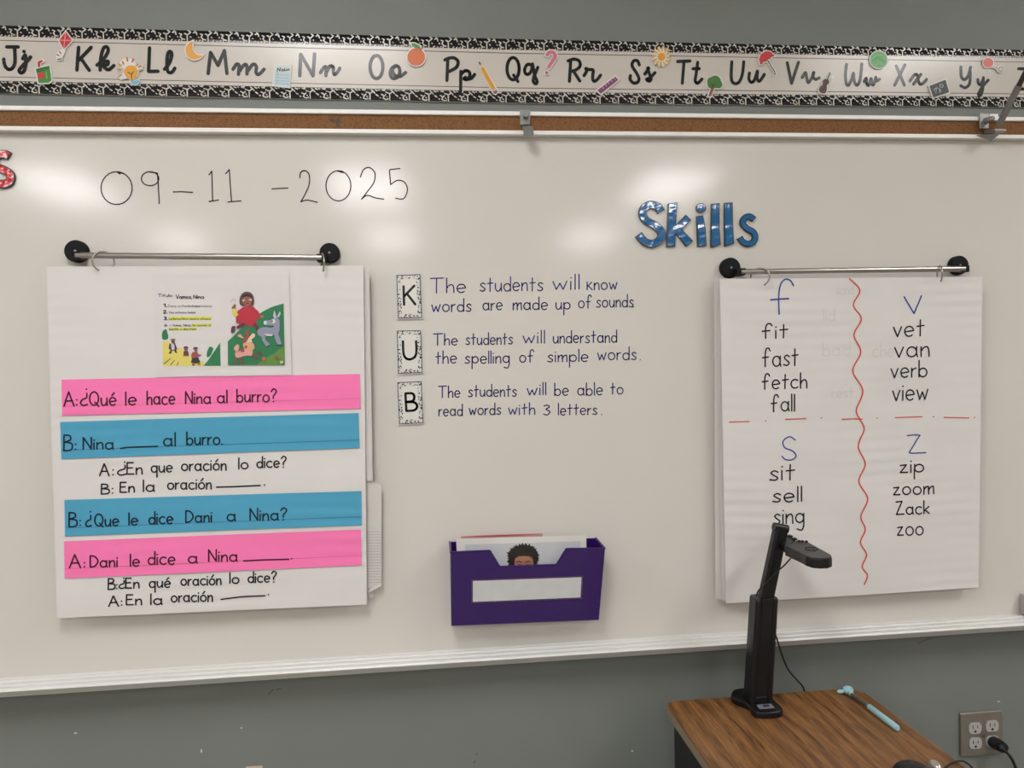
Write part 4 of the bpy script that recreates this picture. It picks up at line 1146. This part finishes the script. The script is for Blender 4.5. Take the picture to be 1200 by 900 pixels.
def panel(mb, a, b, c, d, t, M):
    n = (b - a).cross(d - a).normalized() * t
    P = [a, b, c, d] + [v + n for v in (a, b, c, d)]
    mb.add(P, [(0, 1, 2, 3), (7, 6, 5, 4), (0, 4, 5, 1), (1, 5, 6, 2), (2, 6, 7, 3), (3, 7, 4, 0)], M)


panel(mb, bTL, bTR, bBR, bBL, -.0025, PURPLE)
panel(mb, fTL + Vector((0, .001, 0)), bTL, bBL, fBL + Vector((0, .001, 0)), -.003, PURPLE)
panel(mb, fTR + Vector((0, .001, 0)), bTR, bBR, fBR + Vector((0, .001, 0)), .003, PURPLE)
panel(mb, fBL, fBR, bBR, bBL, .003, PURPLE)
for a, b in ((FP[0], FP[1]), (FP[1], FP[2]), (FP[2], FP[3]), (FP[3], FP[4]), (FP[4], FP[5]), (fTL, bTL), (fTR, bTR)):
    mb.tube([a + Vector((0, .001, 0)), b + Vector((0, .001, 0))], .0019, PURPLE, 8)
build('pocket_body', mb, pk)
mb = MB()
lq = pc([(240, 440), (935, 416), (928, 545), (240, 574)])
poly(mb, offset(lq, 1.6), front, .0008, .0008, PURPLE)
dq = offset(lq, 1.3)
for i in range(4):
    a, b = dq[i], dq[(i + 1) % 4]
    n = int(math.hypot(a[0] - b[0], a[1] - b[1]) / 1.15)
    for k in range(n):
        t = k / n; x, y = a[0] + (b[0] - a[0]) * t, a[1] + (b[1] - a[1]) * t
        mb.stroke([(x, y), (x + .05, y)], .0011, front, .0011, GOLD)
poly(mb, lq, front, .0014, .0006, LABELW)
build('blank_label', mb, pk, 'blank white label with dotted gold border')
cf = lambda x, z: -.032
mb = MB()
cq_ = [onsurf(x, y, cf) for x, y in pc([(134, 172), (966, 150)])]
poly2 = [(cq_[0].x, cq_[0].z), (cq_[1].x, cq_[1].z), (cq_[1].x - .004, -.548), (cq_[0].x + .003, -.548)]
mb.slab(poly2, cf, .0008, WHITE)
poly(mb, pc([(192, 208), (928, 186), (930, 420), (195, 440)]), cf, .0003, .0002, C(196, 198, 202))
hair = [(470, 330), (462, 290), (470, 255), (488, 232), (512, 218), (545, 206), (590, 208), (625, 222), (648, 245), (662, 285), (655, 318), (650, 340), (655, 430), (475, 430)]
hair = [(x + (9 if k % 2 else -5) * (x - 562) / 100 + random.uniform(-4, 4), y + (9 if k % 2 else -5) * (y - 300) / 100 + random.uniform(-4, 4)) for k, (x, y) in enumerate(spline(hair, 4, True))]
poly(mb, pc(hair), cf, .0006, .0002, C(36, 28, 26))
poly(mb, pc(S_([(508, 345), (512, 295), (530, 270), (565, 266), (602, 270), (622, 295), (625, 345), (600, 420), (530, 420)], 4, True)), cf, .0009, .0002, C(176, 122, 98))
poly(mb, pc([(512, 300), (520, 272), (560, 262), (608, 268), (622, 300), (600, 282), (560, 280), (530, 284)]), cf, .0011, .0002, C(46, 34, 30))
mb.stroke(pc(S_([(520, 318), (535, 314), (552, 322)])), .0016, cf, .0014, C(60, 38, 32)); mb.stroke(pc(S_([(575, 322), (592, 314), (610, 318)])), .0016, cf, .0014, C(60, 38, 32))
mb.stroke(pc(S_([(522, 330), (538, 334), (552, 331)])), .001, cf, .0014, C(90, 54, 44)); mb.stroke(pc(S_([(576, 331), (592, 334), (608, 330)])), .001, cf, .0014, C(90, 54, 44))
tag(build('photo_card', mb), 'white photo card showing a curly-haired head with shut eyes, standing in the purple pocket', 'photo card')
rf = lambda x, z: -.016
a, b = onwall(*pc([(165, 155)])[0], -.016), onwall(*pc([(686, 140)])[0], -.016)
mb = MB(); mb.slab([(a.x, a.z - .001), (b.x, b.z - .001), (b.x, -.55), (a.x, -.55)], rf, .001, C(196, 150, 154))
mb.tube([a + Vector((0, 0, -.001)), (a + b) / 2 + Vector((0, -.002, .0005)), b], [.0006, .0014, .0006], C(206, 84, 96), 8)
tag(build('folder', mb), 'thin red-edged folder behind the photo card in the purple pocket', 'folder')

# ------------------------------------------------------------------ small box at the right end of the tray, card low on the wall
a, b = onwall(1196.3, 700, -.03), onwall(1196.3, 719.5, -.03)
mb = MB(); mb.box((a.x + .018, -.03, -.6285), (a.x + .05, -.006, a.z), mat('pale_edge', (176, 166, 166), .5)); mb.box((a.x + .021, -.0315, -.627), (a.x + .047, -.0301, a.z - .003), DARK)
tag(build('storage_box', mb), 'small dark box with pale edge standing on the marker tray at the right edge', 'box')
a, b = onwall(288, 898.8, .0235), onwall(307.5, 897.6, .0235)
mb = MB(); mb.slab([(a.x, a.z), (b.x, b.z), (b.x + .001, b.z - .06), (a.x, a.z - .06)], .0235, .0012, mat('tan_card', (206, 190, 164), .6))
tag(build('paper_card', mb), 'tan card low on the grey wall, only its top edge in the photo', 'card')

# ------------------------------------------------------------------ desk with the document camera
DZ = -.74
D0, D1, DB, DF = .4905, .9415, -.0955, -.70


def rounded(x0, y0, x1, y1, r):
    """r: radii at (x0,y0) (x1,y0) (x1,y1) (x0,y1)"""
    p = []
    for (cx, cy, a), q in zip(((x0 + r[0], y0 + r[0], 180), (x1 - r[1], y0 + r[1], 270), (x1 - r[2], y1 - r[2], 0), (x0 + r[3], y1 - r[3], 90)), r):
        p += [(cx + q * math.cos(math.radians(a + k * 15)), cy + q * math.sin(math.radians(a + k * 15))) for k in range(7)]
    return p


desk = thing('desk', ((D0 + D1) / 2, -.4, FLOOR_Z), 'small wood-topped desk with black sides in front of the grey wall', 'desk')
mb = MB(); mb.prism(rounded(D0, DF, D1, DB, (.03, .03, .045, .032)), DZ - .022, DZ, WOOD, EDGE); build('desk_top', mb, desk, 'wood-grain top with grey-brown edge', bevel=.0025)
for x in (D0 + .012, D1 - .034):
    mb = MB(); mb.box((x, DF + .05, FLOOR_Z + .05), (x + .022, DB - .035, DZ - .022), BLACKM); build('side_panel', mb, desk, bevel=.003)
    mb = MB(); mb.box((x - .004, DF + .02, FLOOR_Z), (x + .026, DB - .02, FLOOR_Z + .05), BLACKM); build('foot', mb, desk, bevel=.005)
mb = MB(); mb.box((D0 + .034, DB - .06, FLOOR_Z + .35), (D1 - .034, DB - .045, DZ - .022), BLACKM); build('back_panel', mb, desk)
mb = MB(); mb.box((D0 + .034, DF + .06, FLOOR_Z + .30), (D1 - .034, DB - .04, FLOOR_Z + .32), BLACKM); build('shelf', mb, desk)

dc = thing('document_camera', (.68, -.16, DZ), 'black document camera with folding arm standing on the wooden desk', 'document camera')
bc = crop(780, 780, 7.5)
BT = DZ + .014
bo = spline(bc([(575, 248), (598, 212), (650, 197), (730, 190), (840, 192), (915, 212), (930, 262), (965, 308), (1010, 348), (1027, 378), (1010, 400), (930, 411), (840, 412), (790, 405), (755, 380), (728, 345), (680, 318), (620, 295), (582, 272)]), 4, True)
bp = [onflat(x, y, BT) for x, y in bo]
mb = MB(); mb.prism([(p.x, p.y) for p in bp], DZ, BT, BLACKP); build('base', mb, dc, bevel=.003)
mb = MB(); sq = [onflat(x, y, BT) for x, y in bc([(798, 348), (925, 336), (958, 372), (828, 384)])]
mb.prism([(p.x, p.y) for p in sq], BT, BT + .0006, C(120, 124, 132))
sq2 = [onflat(x, y, BT) for x, y in bc([(850, 350), (905, 345), (915, 362), (862, 367)])]
mb.prism([(p.x, p.y) for p in sq2], BT + .0006, BT + .0009, C(40, 44, 66)); build('sticker', mb, dc, 'small grey sticker')
CY = -.150
cb0, cb1 = onwall(888, 819, CY), onwall(895.2, 699, CY)
ax = (cb1 - cb0).normalized()
sec = [(-.0255, -.004), (-.0255, -.016), (-.021, -.021), (-.014, -.021), (-.0125, -.017), (.0125, -.017), (.014, -.021), (.021, -.021), (.0255, -.016), (.0255, .016), (.021, .021), (-.021, .021), (-.0255, .016)]


def column(c, k):
    return [c + Vector((x * k, y * k, 0)) for x, y in sec]


mb = MB()
lo = cb0 + ax * ((BT - .001 - cb0.z) / ax.z)
mb.loft([column(lo, 1.0), column(cb0 + (cb1 - cb0) * .1, 1.0), column(cb1 - ax * .004, .985), column(cb1, .94)], BLACKP, smooth=False)
mb.box((cb0.x - .0125, CY - .0185, cb0.z - .002), (cb0.x + .0135, CY - .010, cb0.z + .012), BLACKP)
build('column', mb, dc, bevel=.0015)
ar = crop(845, 600, 7.5)
AY = CY - .002
ab, at = onwall(*ar([(392, 760)])[0], AY), onwall(*ar([(526, 125)])[0], AY)
aw = .0145
d = (at - ab).normalized(); nrm = Vector((d.z, 0, -d.x))
mb = MB()
q = lambda c, w, t: [c - nrm * w + Vector((0, -t, 0)), c + nrm * w + Vector((0, -t, 0)), c + nrm * w + Vector((0, t, 0)), c - nrm * w + Vector((0, t, 0))]
mb.loft([q(ab, aw, .009), q(ab + (at - ab) * .5, aw * .98, .009), q(at, aw * .95, .009)], BLACKP, smooth=False)
mb.loft([q(ab + d * .002 - nrm * aw * .55, .0028, .0105), q(at - nrm * aw * .55, .0028, .0105)], BLACKP, smooth=False)
build('arm', mb, dc, bevel=.002)
mb = MB(); jx = at - d * .004
mb.tube([jx - nrm * .0155, jx + nrm * .0155], .0095, BLACKP, 18); build('hinge', mb, dc)
HZ = -.388
ho = ar([(512, 205), (585, 195), (662, 250), (770, 264), (968, 372), (974, 392), (945, 404), (880, 408), (800, 402), (745, 385), (700, 360), (560, 298), (512, 262)])
hp = [onflat(x, y, HZ) for x, y in ho]
hp = [(p.x, p.y) for p in hp]
mb = MB(); mb.prism(hp[2:-1], HZ - .021, HZ, BLACKP)
mb.prism([hp[0], hp[1], hp[2], hp[-2], hp[-1]], HZ - .016, HZ - .0006, BLACKP)
build('camera_head', mb, dc, bevel=.003)
mb = MB()
ctr = onflat(*ar([(795, 325)])[0], HZ)
ringp = [ctr + Vector((.013 * math.cos(a), .013 * math.sin(a), .0006)) for a in [k * math.pi / 12 for k in range(25)]]
mb.tube(ringp, .0006, BLACKM, 6)
build('control_ring', mb, dc)
for x, y in [(728, 335), (860, 327), (830, 358), (760, 312)]:
    p = onflat(*ar([(x, y)])[0], HZ); mb = MB(); mb.ball(p, .0013, ZINC, 8, 6); build('button', mb, dc, 'tiny grey button')
for x, y in [(685, 258), (715, 260), (750, 262)]:
    p = onflat(*ar([(x, y)])[0], HZ); mb = MB(); mb.box((p.x - .002, p.y - .003, HZ - .001), (p.x + .002, p.y + .003, HZ + .0025), BLACKM); build('grip_rib', mb, dc)
for x, y in [(600, 215), (640, 240)]:
    p = onflat(*ar([(x, y)])[0], HZ); mb = MB(); mb.box((p.x - .004, p.y - .006, HZ - .001), (p.x + .005, p.y + .006, HZ + .003), BLACKP); build('pivot_block', mb, dc)
hm = Vector((hp[-4][0], hp[-4][1], HZ - .018))
e0 = onflat(*ar([(630, 385)])[0], HZ - .02)
mb = MB(); k1, k2, k3 = onwall(*ar([(560, 465)])[0], AY - .03), onwall(*ar([(480, 535)])[0], AY - .016), onwall(*ar([(390, 630)])[0], AY - .0125)
k4 = onwall(*ar([(330, 690)])[0], AY - .012); k5 = onwall(*ar([(308, 745)])[0], AY - .008)
mb.tube([Vector(p) for p in spline([tuple(e0), tuple(k1), tuple(k2), tuple(k3), tuple(k4), tuple(k5)], 6)], .0016, RUBBER, 8)
build('arm_cable', mb, dc)
mb = MB(); c5 = crop(770, 690, 4.286)
cab = [tuple(onwall(*c5([(575, 195)])[0], CY + .018)), tuple(onwall(*c5([(592, 222)])[0], CY + .025)), tuple(onwall(*c5([(620, 310)])[0], CY + .04)), tuple(onwall(*c5([(655, 400)])[0], CY + .06)), tuple(onwall(*c5([(700, 455)])[0], CY + .065)), tuple(onwall(*c5([(738, 507)])[0], -.078))]
last = cab[-1]
cab += [(last[0] + .012, -.055, last[2] - .06), (last[0] + .02, -.05, last[2] - .35), (last[0] + .03, -.06, FLOOR_Z + .004)]
mb.tube([Vector(p) for p in spline(cab, 6)], .0018, RUBBER, 8)
tag(build('cable', mb), 'thin black cable hanging from the document camera down behind the desk', 'cable')

# pen
sp = crop(960, 720, 5)
PZ = DZ + .0065
pe = lambda x, y, z=PZ: onflat(*sp([(x, y)])[0], z)
pen = thing('pen', pe(290, 545, DZ), 'light blue pen with a rounded topper lying at the back right of the desk', 'pen')
mb = MB(); mb.tube([pe(185, 465), pe(292, 540)], .0042, PENGREY, 14); build('barrel', mb, pen, 'dark grey barrel')
mb = MB(); a, b = pe(290, 540), pe(462, 670)
dd = (b - a).normalized()
mb.tube([a, a + dd * .002, a + (b - a) * .5, b - dd * .004, b], [.0048, .0062, .0064, .0062, .0042], PENBLUE, 16); build('grip', mb, pen, 'light blue grip')
mb = MB(); t0 = pe(168, 448); mb.ball(t0 + Vector((0, 0, .002)), .0105, PENBLUE, 16, 10, (1.15, 1, .85)); mb.ball(pe(125, 452), .0058, PENBLUE, 12, 8, (1.5, .8, .8)); mb.ball(pe(188, 466), .0058, PENBLUE, 12, 8)
mb.ball(t0 + Vector((.002, -.006, .009)), .003, PENBLUE, 8, 6)
build('topper', mb, pen, 'rounded light blue topper')

# mouse and cable at the bottom edge
mc = onflat(1066, 905, DZ)
mouse = thing('computer_mouse', mc, 'black rounded mouse-like device on the desk at the bottom edge of the photo', 'computer mouse')
pts = []
e = onflat(1062, 889, DZ + .03)
cx, cy = e.x, e.y - .030
rings = []
for v in range(9):
    a = v * math.pi / 16
    rings.append([(cx + .038 * math.cos(a) * math.cos(u) * (1 if math.sin(u) < 0 else .96), cy + .052 * math.cos(a) * math.sin(u), DZ + .0006 + .034 * math.sin(a)) for u in [2 * math.pi * k / 28 for k in range(28)]])
mb = MB(); mb.loft(rings, BLACKP); build('shell', mb, mouse)
mb = MB(); s0 = onflat(1089, 892.5, DZ + .014)
mb.ball((s0.x + .003, s0.y - .012, DZ + .011), .0105, mat('silver', (190, 186, 180), .3, metal=.7), 14, 8, (.9, 1.5, 1)); build('silver_cap', mb, mouse, 'shiny silver cap')
m3 = crop(1020, 860, 6.667)
cz = lambda x, y, z: tuple(onflat(*m3([(x, y)])[0], z))
lp = [cz(500, 330, DZ + .003), cz(580, 268, DZ + .003), cz(640, 228, DZ + .006), cz(715, 212, DZ + .006), cz(770, 240, DZ + .004), cz(800, 275, DZ + .003), cz(815, 320, DZ + .003)]
mb = MB(); mb.tube([Vector(p) for p in spline(lp, 6)], .0018, RUBBER, 8)
tag(build('cable', mb), 'thin black cable looping over the right edge of the desk', 'cable')

# outlet and plug
of = lambda x, z: WALL_Y - .006
oq = [onwall(x, y, WALL_Y - .006) for x, y in sp([(824, 581), (1072, 560), (1075, 815), (832, 838)])]
ox0 = (oq[0].x + oq[3].x) / 2; ox1 = (oq[1].x + oq[2].x) / 2; oz1 = (oq[0].z + oq[1].z) / 2; oz0 = (oq[2].z + oq[3].z) / 2
outlet = thing('wall_outlet', ((ox0 + ox1) / 2, WALL_Y, oz0), 'four-socket wall outlet with grey metal cover plate right of the desk', 'electrical outlet')
mb = MB(); mb.box((ox0, WALL_Y - .0075, oz0), (ox1, WALL_Y - .0003, oz1), mat('plate_steel', (134, 127, 116), .3, metal=.4)); build('cover_plate', mb, outlet, bevel=.0055)
dxy = []
for x, y in ((910, 665), (1010, 652), (912, 753), (1012, 742)):
    c = onwall(*sp([(x, y)])[0], WALL_Y - .007)
    dxy.append(c); r = .0168
    ol = [(c.x + max(-.0165, min(.0165, r * 1.05 * math.cos(a))), c.z + max(-.0138, min(.0138, r * math.sin(a)))) for a in [k * math.pi / 14 for k in range(28)]]
    mb = MB(); mb.slab(ol, WALL_Y - .0100, .004, OUTW)
    mb.slab([(c.x - .0072, c.z - .001), (c.x - .0052, c.z - .001), (c.x - .0052, c.z + .008), (c.x - .0072, c.z + .008)], WALL_Y - .0103, .0002, DARK)
    mb.slab([(c.x + .0052, c.z), (c.x + .0070, c.z), (c.x + .0070, c.z + .007), (c.x + .0052, c.z + .007)], WALL_Y - .0103, .0002, DARK)
    mb.slab([(c.x + p[0], c.z - .0075 + p[1]) for p in disc(0, 0, .003, .003, 12)], WALL_Y - .0103, .0002, DARK)
    build('socket', mb, outlet, 'grey socket face with dark slots')
mb = MB()
for u, v in ((962, 708),):
    c = onwall(*sp([(u, v)])[0], WALL_Y - .006); mb.tube([(c.x, WALL_Y - .007, c.z), (c.x, WALL_Y - .009, c.z)], .003, STEEL, 10)
build('screw', mb, outlet)
pl = thing('power_plug', dxy[3], 'black power plug and cord in the lower right socket of the wall outlet', 'power plug')
c = dxy[3]
tip = onwall(*sp([(1085, 795)])[0], WALL_Y - .05)
base_c = Vector((c.x, WALL_Y - .0104, c.z))
mb = MB()
mid = base_c + Vector((0, -.02, 0))
rr = lambda p, w, h_, dn: [p + Vector((w * math.cos(a), 0, h_ * math.sin(a))) for a in [k * math.pi / 8 for k in range(16)]]
mb.loft([rr(base_c, .0145, .0135, 0), rr(base_c + Vector((.001, -.012, 0)), .0155, .014, 0), rr(mid + Vector((.006, -.008, -.003)), .013, .012, 0), rr(tip + Vector((-.006, .006, .005)), .0075, .0085, 0), rr(tip, .0045, .005, 0)], RUBBER)
build('plug_body', mb, pl)
cps = [tuple(tip + Vector((-.004, .004, .003))), tuple(tip), tuple(onwall(*sp([(1120, 835)])[0], WALL_Y - .055)), tuple(onwall(*sp([(1148, 890)])[0], WALL_Y - .055)), tuple(onwall(*sp([(1165, 960)])[0], WALL_Y - .05)), tuple(onwall(*sp([(1170, 1200)])[0], WALL_Y - .03))]
mb = MB(); mb.tube([Vector(p) for p in spline(cps, 5)], .0033, RUBBER, 10); build('cord', mb, pl)
